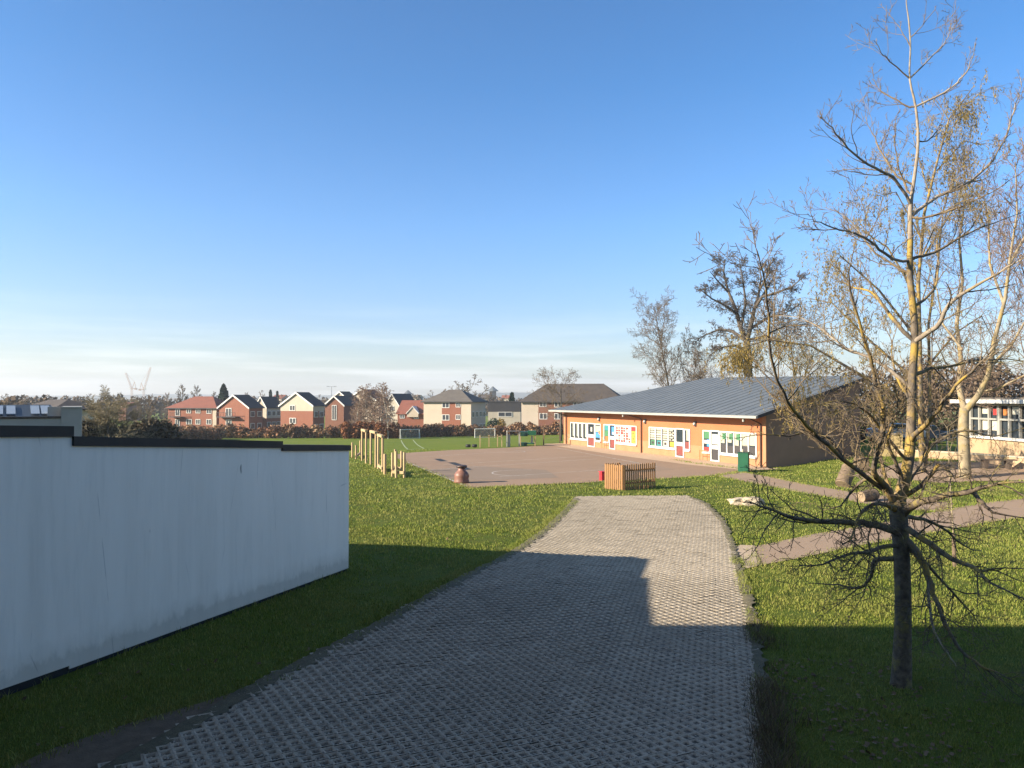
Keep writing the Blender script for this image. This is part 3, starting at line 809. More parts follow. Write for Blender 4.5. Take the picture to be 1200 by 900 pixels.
        MB().bar(fp(d0 + 0.1, 0.11, 0.95), fp(d0 + 0.1, 0.11, 1.2), 0.03).build('handle', MT['steel'], w)
        uc = (d0 + d1) / 2
        if gi == 0: paper(w, d0 + .14, d1 - .14, 1.2, 1.9, 'paper')
        if gi == 2: paper(w, d0 + .15, d1 - .35, 1.25, 1.95, 'blue'); paper(w, d0 + .15, d1 - .45, 1.3, 1.5, 'paper', d=.007)
        if gi == 3: paper(w, uc - .15, uc + .15, 1.4, 1.8, 'paper')
        # ramp-side handrail frame beside the door
        if gi in (0, 2):
            m = MB()
            for uu in (d1 + 0.12, d1 + 0.95):
                m.bar(fp(uu, 0.25, 0), fp(uu, 0.25, 0.72), 0.035)
            m.bar(fp(d1 + .12, .25, .72), fp(d1 + .95, .25, .72), .035); m.bar(fp(d1 + .12, .25, .38), fp(d1 + .95, .25, .38), .025)
            m.build('guard_rail', MT['p_orangep'], root)
classroom()

# ------------------------------------------------------------------ far houses
def house(name, label, a, b, c, D, yaw, ye, yr, kind, wall, roof, wins=(), upper=None, zsplit=None, panels=(), cat='house', boards=True, group=None, chim=False, backtrim=0.35, sidewins=0):
    th = R(yaw); cx, sy = math.cos(th), math.sin(th)
    ka, kb, kc = (a - 600) / F, (b - 600) / F, (c - 600) / F
    X0 = ka * D
    w = (kb * D - X0) / (cx - kb * sy)
    Xr, Dr = X0 + w * cx, D + w * sy
    den = (-sy - kc * cx)
    d = (kc * Dr - Xr) / den if abs(den) > 1e-4 else 8.0
    if d < 3 or d > 45: d = 8.5
    zg = min(h(X0, D), h(Xr, Dr)) - 0.2
    zpx = lambda y, DD: CAMZ + (HOR - y) * DD / F - zg
    ez, rz = zpx(ye, D), zpx(yr, D)
    root = thing(name, label, cat, (X0, D, zg), group, th, local=True)
    m = MB()
    if kind == 'gable_front':
        pr = [(0, 0, 0), (w, 0, 0), (w, 0, ez), (w / 2, 0, rz), (0, 0, ez)]
        m.prism(pr, (0, d, 0))
    elif kind == 'gable_side':
        pr = [(0, 0, 0), (0, d, 0), (0, d, ez), (0, d / 2, rz), (0, 0, ez)]
        m.prism(pr, (w, 0, 0))
    else:
        m.box((w / 2, d / 2, ez / 2), (w, d, ez))
    m.build('wall', wall, root)
    if upper:
        zs = zpx(zsplit, D)
        m = MB()
        if kind == 'gable_front': m.prism([(-.02, -.03, zs), (w + .02, -.03, zs), (w + .02, -.03, ez), (w / 2, -.03, rz - .03), (-.02, -.03, ez)], (0, d * .999, 0))
        else: m.box((w / 2, d / 2, (zs + ez) / 2), (w + .06, d + .06, ez - zs))
        m.build('upper_cladding', upper, root)
    o, t = 0.35, 0.16
    m = MB()
    if kind == 'gable_front':
        sl = (rz - ez) / (w / 2)
        for s in (0, 1):
            e = (-o, ez - o * sl) if s == 0 else (w + o, ez - o * sl)
            ps = [(e[0], -o, e[1] + .03), (w / 2, -o, rz + .03), (w / 2, -o, rz + .03 + t), (e[0], -o, e[1] + .03 + t)]
            m.prism(ps, (0, d + 2 * o, 0))
        rf = m.build('roof', roof, root)
        if boards:
            m = MB()
            for s in (0, 1):
                e = (-o, ez - o * sl) if s == 0 else (w + o, ez - o * sl)
                m.prism([(e[0], -o - .05, e[1] - .16), (w / 2, -o - .05, rz - .16), (w / 2, -o - .05, rz + t + .06), (e[0], -o - .05, e[1] + t + .06)], (0, .044, 0))
            m.build('bargeboard', MT['white'], root)
    elif kind == 'gable_side':
        sl = (rz - ez) / (d / 2)
        for s in (0, 1):
            e = (-o, ez - o * sl) if s == 0 else (d + o, ez - o * sl)
            m.prism([(-o, e[0], e[1] + .03), (-o, d / 2, rz + .03), (-o, d / 2, rz + .03 + t), (-o, e[0], e[1] + .03 + t)], (w + 2 * o, 0, 0))
        rf = m.build('roof', roof, root)
    elif kind == 'hip':
        i = min(w, d) / 2; q = o + .15
        if w >= d: r0, r1 = (i, d / 2, rz), (w - i, d / 2, rz)
        else: r0, r1 = (w / 2, i, rz), (w / 2, d - i, rz)
        vs = [(-q, -q, ez), (w + q, -q, ez), (w + q, d + q, ez), (-q, d + q, ez), r0, r1]
        fs = [(3, 2, 1, 0), (0, 1, 5, 4), (1, 2, 5), (2, 3, 4, 5), (3, 0, 4)] if w >= d else [(3, 2, 1, 0), (0, 1, 4), (1, 2, 5, 4), (2, 3, 5), (3, 0, 4, 5)]
        m.add(vs, fs); rf = m.build('roof', roof, root)
        m = MB()
        for A_, B_ in (((-q, -q), (w + q, -q)), ((w + q, -q), (w + q, d + q))):
            m.bar((*A_, ez - .1), (*B_, ez - .1), .16, .2)
        m.build('gutter', MT['darktile'], root)
    else:
        m.box((w / 2, d / 2, ez + .15), (w + .3, d + .3, .3)); rf = m.build('roof', roof, root)
    if chim:
        MB().box((w * .62, d * .5, rz + .5), (.7, .7, 1.8)).build('chimney', MT['darkbrick'], rf)
    for (p0, p1, mm, z1) in panels:
        u0, u1 = [((p - 600) / F * D - X0) / (cx - (p - 600) / F * sy) for p in (p0, p1)]
        MB().box(((u0 + u1) / 2, -.02, ez / 2 - .05), (u1 - u0, .06, ez - .12)).build('brick_panel', mm, root)
    for (p0, p1, y0, y1) in wins:
        u0, u1 = [((p - 600) / F * D - X0) / (cx - (p - 600) / F * sy) for p in (p0, p1)]
        z1, z0 = zpx(y0, D + (u0 + u1) / 2 * sy), zpx(y1, D + (u0 + u1) / 2 * sy)
        f = .11; m = MB(); uc, zc = (u0 + u1) / 2, (z0 + z1) / 2
        for u in (u0, uc, u1): m.box((u, -.06, zc), (f, .1, z1 - z0))
        for z in (z0, z1): m.box((uc, -.06, z), (u1 - u0 + f * .98, .104, f))
        wn = m.build('window', MT['white'], root)
        MB().box((uc, -.05, zc), (u1 - u0 - .02, .05, z1 - z0 - .02)).build('pane', MT['glass_far'], wn)
    for k in range(sidewins):
        for z in (1.2, 3.9):
            if z + 1.2 > ez: continue
            yy = d * (k + .5) / sidewins
            wn = MB().box((w + .04, yy, z + .6), (.1, 1.3, 1.25)).build('window', MT['white'], root)
            MB().box((w + .075, yy, z + .6), (.06, 1.1, 1.05)).build('pane', MT['glass_far'], wn)
    return root, zpx, w, d

B, BR = MT['brick'], MT['darkbrick']
r, zp, w_, d_ = house('brick_flats', 'long orange brick building with red tiled roof and a dark balcony', 197, 254, 259, 185, -16, 478, 464.5, 'hip', B, MT['redtile'],
      [(206, 211, 479.5, 487), (219, 224, 479.5, 484), (230, 235, 479.5, 484), (242.5, 248, 479.5, 484.5), (206, 211, 491.5, 501), (219, 225, 491.5, 497), (230, 235, 491.5, 497), (242.5, 248, 491.5, 497)], cat='building', panels=[(249.6, 254, MT['cream'], 0)])
def balcony(root, zp, a, b, y, D, yaw, X0):
    th = R(yaw)
    u0, u1 = [((p - 600) / F * D - X0) / (math.cos(th) - (p - 600) / F * math.sin(th)) for p in (a, b)]
    z = zp(y, D); uc = (u0 + u1) / 2
    bl = MB().box((uc, -.75, z), (u1 - u0, 1.4, .18)).build('balcony', MT['darktile'], root)
    m = MB()
    for u in np.linspace(u0, u1, 9): m.bar((u, -1.4, z), (u, -1.4, z + 1.05), .05)
    m.bar((u0, -1.4, z + 1.05), (u1, -1.4, z + 1.05), .07)
    m.build('railing', MT['black'], bl)
balcony(r, zp, 203, 216, 488.5, 185, -16, (197 - 600) / F * 185)
r, zp, w_, d_ = house('brick_house', 'orange brick gable house with white bargeboards and balcony over a glazed door', 257, 292, 308, 178, -25, 477.5, 463.5, 'gable_front', B, MT['darktile'],
      [(265, 271.5, 478.5, 487.5), (265.5, 271.5, 492, 498)], sidewins=2)
balcony(r, zp, 259, 281, 488.5, 178, -25, (257 - 600) / F * 178)
house('terraced_house', 'narrow cream gable house with dark roof between two brick gables', 300, 312.5, 329, 190, -25, 476.5, 465.5, 'gable_front', B, MT['darktile'], upper=MT['cream'], zsplit=490, sidewins=3)
house('gable_house', 'gable house with cream upper storey above orange brick and dark roof', 329, 367, 380, 168, -25, 475, 460.5, 'gable_front', B, MT['darktile'],
      [(340, 346, 475, 481), (340, 347, 490, 496)], upper=MT['cream'], zsplit=481.5, sidewins=2)
house('brick_gable_house', 'dark brick gable house with tall glazed stair window', 381, 403, 408, 178, -18, 474.5, 464.5, 'gable_front', BR, MT['darktile'], [(389.5, 394.5, 475, 492)])
house('pale_gable_house', 'pale rendered gable house behind the dark brick stair house', 383, 414, 424, 206, -25, 472.5, 459.5, 'gable_front', MT['cream'], MT['browntile'], [(404, 409, 474, 479)])
house('red_roofed_house', 'pale gable house with red tiled roof behind the birches', 404, 444, 458, 222, -25, 471, 457, 'gable_front', MT['cream'], MT['redtile'], sidewins=2)
house('small_pale_house', 'small pale gable house with dark roof left of the red roofed cottage', 452, 468, 473, 206, -25, 475, 462, 'gable_front', MT['palegrey'], MT['darktile'], [(457, 462, 476, 481)])
r, zp, w_, d_ = house('brick_cottage', 'low orange brick cottage with red tiled roof and white gabled dormer', 466, 498, 501, 178, -10, 484.5, 470, 'gable_side', B, MT['redtile'], [(469, 474, 486, 490), (485.5, 490.5, 486, 490.5)])
def dormer(root, zp, a, b, y0, y1, D, yaw, X0):
    th = R(yaw); u0, u1 = [((p - 600) / F * D - X0) / (math.cos(th) - (p - 600) / F * math.sin(th)) for p in (a, b)]
    z0, z1 = zp(y1, D), zp(y0, D); uc = (u0 + u1) / 2
    d = MB().prism([(u0, -.6, z0 - .8), (u1, -.6, z0 - .8), (u1, -.6, z0), (uc, -.6, z1), (u0, -.6, z0)], (0, 3.0, 0)).build('dormer', MT['cream'], root)
    m = MB()
    for s in (0, 1):
        e = u0 - .2 if s == 0 else u1 + .2
        m.prism([(e, -.8, z0 - .12), (uc, -.8, z1 + .05), (uc, -.8, z1 + .25), (e, -.8, z0 + .1)], (0, 3.2, 0))
    m.build('dormer_roof', MT['white'], d)
dormer(r, zp, 478, 491, 477, 484.5, 178, -10, (466 - 600) / F * 178)
house('cream_flats', 'two storey flats with grey hipped roof and cream walls either side of brick', 496.5, 552, 569, 165, -20, 470.5, 456.5, 'hip', MT['cream'], MT['greytile'],
      [(518.5, 526.5, 472, 477.7), (534.5, 539.5, 472, 477), (518.5, 526.5, 486, 492.3), (534.5, 539.5, 486, 491.5)], panels=[(518, 540, B, 0)], cat='building', sidewins=4)
house('brown_roofed_flats', 'wide two storey flats with brown hipped roof behind the classroom building', 611, 730, 768, 152, -14, 470.5, 449.5, 'hip', MT['cream'], MT['browntile'],
      [(632.5, 640, 470.8, 476.5), (632.5, 641, 484.5, 491), (650, 658, 471, 477), (650, 658, 484.5, 491), (672, 680, 471, 477)], panels=[(631, 728, BR, 0)], cat='building', sidewins=3)
house('flat_roofed_building', 'low flat roofed dark clad building between the two blocks of flats', 572, 610, 613, 186, -6, 471.5, 471, 'flat', MT['palegrey'], MT['darktile'], upper=MT['darktile'], zsplit=482.5, cat='building', wins=[(584, 600, 483, 488)])
house('brown_hipped_house', 'brown hipped roof house rising behind the grey rendered building', 28, 66, 112, 95, -38, 478.5, 468, 'hip', MT['cream'], MT['browntile'])
# far roofs near the skyline
for (a, b, D, ye, yr, rf, wl, lab) in ((560, 573, 420, 466, 462.5, 'browntile', 'palegrey', 'distant brown roofed house right of the cream flats'), (588, 600, 470, 466.5, 463.5, 'redtile', 'palegrey', 'distant reddish roofed house above the flat roofed building'),
                                   (318, 330, 420, 467, 463, 'redtile', 'cream', 'distant red roofed house behind the cream gable houses'), (139, 148, 300, 475, 472, 'redtile', 'darkbrick', 'small distant brick house with red roof between bare trees at the left'),
                                   (474, 490, 480, 466, 463, 'greytile', 'palegrey', 'distant grey roofed house left of the cream flats')):
    house('distant_house', lab, a, b, b + 2, D, -15, ye, yr, 'gable_side', MT[wl], MT[rf])

def tower(px, D, y0, label):
    c = P(px, HOR, D); zt = CAMZ + (HOR - y0) * D / F; g = h(c.x, D)
    root = thing('distant_tower', label, 'tower', (c.x, D, g))
    MB().box((c.x, D, (g + zt) / 2 - 1), (6, 6, zt - g - 2)).build('tower_body', MT['darktile'], root)
    m = MB(); m.lathe((c.x, D, zt - 2), [(5, 0), (5, .6), (3, 2.2), (.4, 4.5)], 8); m.build('tower_roof', MT['zinc'], root)
tower(577.5, 700, 456, 'small dark domed tower on the skyline right of the cream flats')
tower(478, 800, 460, 'small pointed tower on the skyline left of the cream flats')

# grey rendered building beyond the wall on the left
MT['zinc2'] = mat('dark_slate_roof', (0.035, 0.045, 0.055), (0.028, 0.036, 0.045), 0.45, 2)
MT['skyl'] = glass_mat('skylight_glass', (0.25, 0.29, 0.33), 0.1)
def greyblock():
    D = 41.0; X0 = (96 - 600) / F * D; th = R(29.0)
    cx, sy = math.cos(th), math.sin(th)
    def U(px): k = (px - 600) / F; return (k * D - X0) / (cx - k * sy)      # along the front, negative to the left
    def Z(py, px): return CAMZ + (HOR - py) * (D + U(px) * sy) / F
    root = thing('grey_building', 'grey rendered school building with dark skylit roof beyond the white wall', 'school building', (X0, D, 0), None, th, local=True)
    um = U(72); ul = U(-150); zt = Z(478.5, 85); zl = Z(490.5, 40)
    MB().box((um / 2, 3, zt / 2), (-um, 6, zt)).build('wall_block', MT['greyrender'], root)
    MB().box(((um + ul) / 2 - .004, 3, zl / 2), (um - ul, 5.9, zl)).build('wall', MT['greyrender'], root)
    z0, z1 = zl + .02, Z(479.5, 40) + .22
    a, b = ul, U(57)
    m = MB(); m.add([(a, .2, z0), (b + .35, .2, z0), (b, 2.6, z1), (a, 2.6, z1), (a, 5.2, z0), (b + .35, 5.2, z0)], [(0, 1, 2, 3), (3, 2, 5, 4), (1, 5, 2)])
    rf = m.build('roof', MT['zinc2'], root)
    for px in (-3, 12, 41, 53.5):
        u = U(px); c0 = Vector((u, .2 + 2.4 * .2, z0 + (z1 - z0) * .2)); c1 = Vector((u - .12, .2 + 2.4 * .8, z0 + (z1 - z0) * .8))
        nrm = Vector((0, -(z1 - z0), 2.4)).normalized() * .05; w2 = Vector((.2, 0, 0))
        MB().prism([c0 - w2 + nrm, c0 + w2 + nrm, c1 + w2 + nrm, c1 - w2 + nrm], nrm).build('skylight', MT['skyl'], rf)
    MB().box((U(66), .6, zl + .3), (.8, .5, .6)).build('roof_vent', MT['greyrender'], root)
    m = MB(); m.bar((ul, .06, zl + .05), (um, .06, zl + .05), .1, .12); m.build('gutter', MT['coping'], root)
    m = MB(); m.bar((um, 3, zt + .04), (0, 3, zt + .04), 6.1, .08); m.build('coping', MT['offgrey'], root)
MT['offgrey'] = mat('pale_grey_coping', (.30, .29, .26), (.25, .24, .22), .8, 2)
greyblock()

# ------------------------------------------------------------------ trees
def rot_about(d, ang, az, rng=None):
    a = d.orthogonal().normalized(); b = d.cross(a)
    return (d * math.cos(ang) + (a * math.cos(az) + b * math.sin(az)) * math.sin(ang)).normalized()

def grow(out, rng, p, d, L, r, lvl, prm):
    """one limb and, recursively, its side shoots; out[lvl] collects polylines"""
    n = max(3, min(9, int(L / prm['seg']) + 1)); st = L / n
    pts, rad = [p.copy()], [r]
    tip = prm.get('tip', .25)
    for i in range(n):
        j = prm['wob'] if lvl else prm.get('wob0', .03)
        d = (d + Vector((rng.gauss(0, j), rng.gauss(0, j), rng.gauss(0, j) + prm['trop'][min(lvl, len(prm['trop']) - 1)] / n))).normalized()
        p = p + d * st
        pts.append(p.copy()); rad.append(max(prm['rmin'], r * (1 - (1 - tip) * (i + 1) / n)))
    out.setdefault(lvl, []).append((pts, rad))
    if lvl + 1 >= prm['levels']: return
    k = prm['kids'][lvl]; k = max(1, int(k * rng.uniform(.75, 1.25)))
    az = rng.uniform(0, 6.28)
    for q in range(k):
        t = prm['from'][lvl] + (1 - prm['from'][lvl]) * (q + rng.random()) / k
        f = t * n; i = min(n - 1, int(f))
        pp = pts[i].lerp(pts[i + 1], f - i); dd = (pts[i + 1] - pts[i]).normalized()
        az += 2.4 + rng.uniform(-.5, .5)
        nd = rot_about(dd, R(rng.uniform(*prm['ang'][lvl])), az)
        LL = L * prm['ratio'][lvl] * (1 - prm.get('taper', .5) * (t - prm['from'][lvl])) * rng.uniform(.7, 1.2)
        rr = max(prm['rmin'], (rad[i] * .62) * (1 if lvl else .8))
        grow(out, rng, pp, nd, LL, rr, lvl + 1, prm)

def tree(name, label, base, H, prm, bark, twig, seed, group=None, cat='tree', lean=(0, 0, 1), r0=None, thick=1, width=None):
    rng = random.Random(seed)
    base = Vector(base)
    root = thing(name, label, cat, base, group)
    out = {}
    grow(out, rng, base - Vector((0, 0, .2)), Vector(lean).normalized(), H * prm.get('trunk', 1.0), r0 or H * .018, 0, prm)
    allp = [p for l in out.values() for pts, _ in l for p in pts]
    zs_ = sorted(p.z for p in allp); kz = H / (zs_[int(len(zs_) * .994)] - base.z)
    xs = sorted(p.x for p in allp); span = xs[int(len(xs) * .985)] - xs[int(len(xs) * .015)]
    kx = (width / span) if width else kz
    for l in out.values():
        for pts, _ in l:
            for p in pts: p.x = base.x + (p.x - base.x) * kx; p.y = base.y + (p.y - base.y) * kx; p.z = base.z + (p.z - base.z) * (kz if p.z > base.z else 1)
    low = [x for l in range(0, thick) for x in out.get(l, [])]; hi = [x for l in range(thick, 9) for x in out.get(l, [])]
    tubes('trunk', low, 8, bark, root)
    if hi: tubes('crown', hi, prm.get('sides', 3), twig, root)
    return root, out

def traced_tree(name, label, b, stems, k, seed, bark, twig, dens, Lr, r, rmin, kids, trop=(.35, .2, .1), skip=10, tl=1.0):
    D = b.y; root = thing(name, label, 'tree', b)
    rng = random.Random(seed); W = lambda px, py, dy=0: P(px, py, D + dy)
    main, tw = [], []
    for px, r0, r1, dr in stems:
        pts = [W(x, y, dr * i * .4) for i, (x, y) in enumerate(px)]; n = len(pts)
        main.append((pts, [k * (r0 + (r1 - r0) * i / (n - 1)) * D / F for i in range(n)]))
        if r0 > skip: continue
        for i in range(n - 1):
            sg = pts[i + 1] - pts[i]
            for q in range(int(sg.length * dens * (.5 + i / n)) + 1):
                o = {}; p = pts[i].lerp(pts[i + 1], rng.random())
                d = rot_about(sg.normalized(), R(rng.uniform(30, 75)), rng.uniform(0, 6.28))
                grow(o, rng, p, d, rng.uniform(*Lr), r, 0, dict(seg=.35 * tl, wob=.12, wob0=.1, trop=trop, rmin=rmin, levels=len(kids) + 1, kids=kids, ratio=(.52, .5, .5), ang=((28, 60), (30, 65), (30, 65)), **{'from': (.15, .15, .15)}))
                for v in o.values(): tw += v
    tubes('trunk', main, 10, bark, root); tubes('crown', tw, 3, twig, root)
ROUND = dict(seg=.9, wob=.10, trop=(.15, .25, .15, .1, .05), rmin=.012, levels=5, kids=(9, 7, 7, 5), ratio=(.62, .52, .5, .5), ang=((30, 62), (30, 60), (30, 65), (30, 70)), **{'from': (.28, .25, .2, .2)}, taper=.45)
BUSH = dict(seg=.6, wob=.12, trop=(.1, .35, .2, .1), rmin=.012, levels=4, kids=(16, 10, 9), ratio=(.72, .5, .45), ang=((25, 80), (25, 60), (25, 65)), **{'from': (.05, .15, .15)}, taper=.5)
UPR = dict(seg=1.0, wob=.06, trop=(.1, .5, .3, .2), rmin=.015, levels=4, kids=(22, 7, 5), ratio=(.30, .5, .5), ang=((25, 50), (20, 45), (25, 50)), **{'from': (.18, .15, .2)}, taper=.6)
BIRCH = dict(seg=.9, wob=.05, trop=(.05, .1, -.15, -.4), rmin=.013, levels=4, kids=(28, 8, 5), ratio=(.30, .5, .55), ang=((30, 55), (30, 60), (30, 70)), **{'from': (.2, .15, .2)}, taper=.6)

def at(px, D, dz=0):
    x = (px - 600) / F * D
    return Vector((x, D, h(x, D) + dz))
def topz(py, D): return CAMZ + (HOR - py) * D / F

# far bare trees: one of each kind, then copies
def far_trees():
    spots = [  # px, D, y top, kind, label
        (175, 112, 461, 'U', 'bare twiggy tree left of the long red roofed building, nearest the field'),
        (158, 150, 463, 'U', 'bare pale tree just right of the big olive bush tree'),
        (196, 205, 459, 'U', 'bare tree whose twigs stand above the left end of the red tiled roof'),
        (216, 212, 449.5, 'U', 'tall upright bare tree behind the red tiled roof, left of its pair'),
        (231, 216, 450.5, 'U', 'tall upright bare tree behind the red tiled roof, right of its pair'),
        (247, 240, 458, 'U', 'low bare tree behind the red tiled roof beside the dark conifer'),
        (304, 250, 457, 'R', 'rounded brown bare tree behind the narrow cream house'),
        (293, 270, 459, 'U', 'bare tree showing above the brick gable with balcony'),
        (334, 260, 462, 'R', 'bare tree behind the cream and brick gable house'),
        (378, 260, 462, 'R', 'bare brown tree right of the cream and brick gable house'),
        (408, 250, 459, 'U', 'bare tree rising behind the pale rendered gable house'),
        (486, 260, 461, 'R', 'wide bare tree left of the grey roofed cream flats'),
        (508, 270, 457, 'R', 'bare tree just above the left slope of the grey hipped roof'),
        (550, 225, 438, 'R', 'large rounded bare tree standing above the grey hipped roof'),
        (531, 235, 446, 'R', 'smaller bare tree leaning against the large one above the grey hipped roof'),
        (596, 300, 462, 'R', 'small bare tree above the low flat roofed building'),
        (4, 120, 461, 'R', 'bare tree at the left edge behind the grey rendered building'),
        (22, 140, 462, 'R', 'bare tree behind the dark skylit roof, second from the left edge'),
        (108, 180, 461, 'R', 'bare tree behind the dark end of the brown hipped roof'),
    ]
    src = {}
    for px, D, yt, k, lab in spots:
        b = at(px, D); H = topz(yt, D) - b.z
        if k not in src:
            prm = dict(UPR if k == 'U' else ROUND, rmin=.035)
            if k == 'R': prm.update(levels=5, kids=(8, 6, 6, 4))
            root, _ = tree('bare_tree', lab, b, 10.0, dict(prm, trunk=1.0 if k == 'U' else .62), MT['bark_grey'], MT['twig'], 40 + len(src), 'bare trees far behind the field')
            zmax = max(v.co.z for c in root.children for v in c.data.vertices)
            src[k] = (root, zmax)
        else:
            root = dup(src[k][0], b, px * 1.7, lab)
        s = H / src[k][1]; root.scale = (s * (1.25 if k == 'R' else 1), s * (1.25 if k == 'R' else 1), s)
far_trees()

# birches in front of the houses, behind the hedge
def birches():
    first = None
    for px, D, yt, lab in ((417.5, 137, 452, 'slim birch with white trunk, leftmost of the birch row at the hedge'), (431, 146, 449, 'thin birch with greyish trunk, second from the left in the birch row'),
                      (446, 142, 448, 'birch with pinkish twigs, third from the left in the birch row'), (455, 136, 447.5, 'birch with the brightest white trunk, right end of the birch row'), (424, 150, 454, 'thin birch standing farther back between the two leftmost birches'), (439, 152, 453, 'thin birch standing farther back in the middle of the birch row')):
        b = at(px, D); H = topz(yt, D) - b.z
        if first is None:
            root, _ = tree('birch_tree', lab, b, 10.0, dict(BIRCH, rmin=.03), MT['bark_white'], MT['twig_pink'], 77, 'birches behind the hedge', r0=.14)
            zm = max(v.co.z for c in root.children for v in c.data.vertices); first = (root, zm)
        else: root = dup(first[0], b, px * 2.3, lab)
        s = H / first[1]; root.scale = (s * 1.15, s * 1.15, s)
birches()

def leaf_cloud(name, label, cat, blobs, n, size, m, seed, kind=None, core=None):
    """many small faces spread through boxes/ellipsoids"""
    rs = np.random.RandomState(seed); Cs = []
    tot = sum(b[3] * b[4] * b[5] for b in blobs)
    for (x, y, z, a, b, c) in blobs:
        k = int(n * a * b * c / tot) + 4
        q = rs.normal(size=(k, 3)); q /= np.linalg.norm(q, axis=1, keepdims=True); q *= rs.rand(k, 1) ** (1 / 2.2)
        Cs.append(q * np.array((a, b, c)) + np.array((x, y, z)))
    C = np.concatenate(Cs); n = len(C)
    A = rs.normal(size=(n, 3)); A /= np.linalg.norm(A, axis=1, keepdims=True)
    Bv = np.cross(A, rs.normal(size=(n, 3))); Bv /= np.linalg.norm(Bv, axis=1, keepdims=True)
    s = size * rs.uniform(.5, 1.4, (n, 1))
    o = quads(name, C, A * s, Bv * s * .7, m, None, Vector((blobs[0][0], blobs[0][1], h(blobs[0][0], blobs[0][1]))))
    tag(o, label, cat, kind=kind)
    return o

def hedge(name, label, pts, D0, hh, n, m, seed, wd=1.2, size=.2):
    rng = random.Random(seed); bl = []
    for a, b in zip(pts, pts[1:]):
        L = (Vector(b) - Vector(a)).length; k = max(1, int(L / .8))
        for q in range(k):
            x = a[0] + (b[0] - a[0]) * q / k; y = a[1] + (b[1] - a[1]) * q / k
            H = hh * rng.uniform(.72, 1.15)
            bl.append((x + rng.uniform(-.3, .3), y + rng.uniform(-.4, .4), h(x, y) + H * .48, 1.0, wd, H * .55))
    return leaf_cloud(name, label, 'hedge', bl, n, size, m, seed)
def hp(px, D): return ((px - 600) / F * D, D)
hedge('hedge', 'long ragged reddish brown hedge along the far side of the playing field', [hp(215, 139), hp(330, 138), hp(460, 142), hp(520, 149), hp(600, 150), hp(690, 146), hp(800, 144)], 0, 2.3, 42000, MT['leaf_hedge'], 5, size=.17)
hedge('hedge', 'taller russet beech hedge behind the timber trail, left of the goals', [hp(405, 136), hp(470, 137)], 0, 2.9, 9000, blade_mat('russet_leaves', [(0, (.10, .04, .02)), (.5, (.26, .09, .035)), (1, (.30, .15, .07))], .1), 6, size=.15)
hedge('scrub', 'dark scrub behind the white wall under the olive tree', [hp(98, 62), hp(150, 66), hp(205, 80)], 0, 2.6, 15000, MT['leaf_scrub'], 8, 1.5, .16)['category'] = 'scrub'
hedge('scrub', 'bramble scrub running from the white wall towards the long hedge', [hp(170, 98), hp(215, 118), hp(262, 134)], 0, 2.2, 9000, MT['leaf_hedge'], 9, 1.5, .18)['category'] = 'scrub'

hedge('hedge', 'dark hedge behind the parked cars and the ramp handrail', [(27.5, 66), (36, 69), (48, 70)], 0, 2.2, 9000, MT['leaf_scrub'], 16, 1.0, .11)
# the olive bush tree behind the wall
b = at(128, 63); root, out = tree('bush_tree', 'broad rounded bare tree with olive twigs behind the white wall', b, topz(454.5, 63) - b.z, dict(BUSH, trunk=.8, kids=(34, 13, 10), ratio=(.62, .45, .45), seg=.4, rmin=.0105, sides=3, ang=((20, 95), (25, 60), (25, 65)), **{'from': (.12, .15, .15)}), MT['bark_grey'], MT['twig_olive'], 12, r0=.16, width=74 * 63 / F)
# small bare tree at the far end of the classroom building
b = at(657, 92); root, out = tree('bare_tree', 'spreading bare tree at the left end of the classroom building', b, topz(430, 92) - b.z, dict(ROUND, trunk=.66, kids=(11, 8, 7, 5), rmin=.012, seg=.6), MT['bark_grey'], MT['twig'], 21, r0=.17, width=64 * 92 / F)
# big trees behind the classroom building
OAK = [([(877, 470), (877, 440), (876, 415), (875, 398)], 12, 9, 0), ([(876, 402), (868, 385), (862, 362), (853, 340), (848, 318), (850, 304)], 6.5, 1, 1.5), ([(875, 400), (880, 382), (884, 362), (893, 348), (910, 343), (928, 336), (940, 326)], 6.5, 1, -1.5),
       ([(883, 366), (889, 345), (892, 325), (888, 306)], 4.5, .8, 2), ([(864, 368), (848, 357), (834, 350), (822, 340)], 4, .8, -2), ([(872, 398), (858, 388), (843, 386), (828, 392), (816, 398)], 5, .8, 2), ([(875, 412), (862, 405), (846, 407), (832, 416)], 4, .8, -2),
       ([(853, 342), (840, 328), (832, 318)], 3, .7, -2), ([(893, 348), (905, 328), (912, 310)], 3.5, .7, 2), ([(880, 385), (900, 372), (918, 368), (936, 358)], 4, .8, 2), ([(868, 385), (874, 355), (870, 325), (866, 302)], 4, .8, -1), ([(878, 398), (896, 394), (915, 398), (930, 392)], 3.5, .8, -2), ([(890, 340), (902, 318), (900, 302)], 3, .7, -3)]
traced_tree('oak_tree', 'large spreading bare oak with dark limbs behind the classroom roof', at(877, 96), OAK, .46, 33, MT['bark_grey'], MT['twig_dark'], 2.5, (1.0, 2.1), .045, .02, (8, 5, 3), (-.05, .05, .05, .05), 8, 1.3)
b = at(789, 98); root, out = tree('bare_tree', 'slender upright bare tree left of the big oak', b, topz(342, 98) - b.z, dict(ROUND, trunk=.93, kids=(24, 8, 7, 4), ratio=(.36, .5, .5, .5), rmin=.015, **{'from': (.25, .2, .2, .2)}, ang=((35, 65), (25, 55), (30, 60), (30, 65))), MT['bark_grey'], MT['twig'], 35, r0=.17, width=72 * 98 / F)
b = at(801, 97); root, out = tree('bare_tree', 'leaning bare tree with forked stems between the slender tree and the oak', b, topz(385, 97) - b.z, dict(ROUND, trunk=.75, kids=(12, 8, 7, 5), rmin=.018), MT['bark_grey'], MT['twig'], 36, r0=.14, lean=(.35, 0, 1), width=50 * 97 / F)
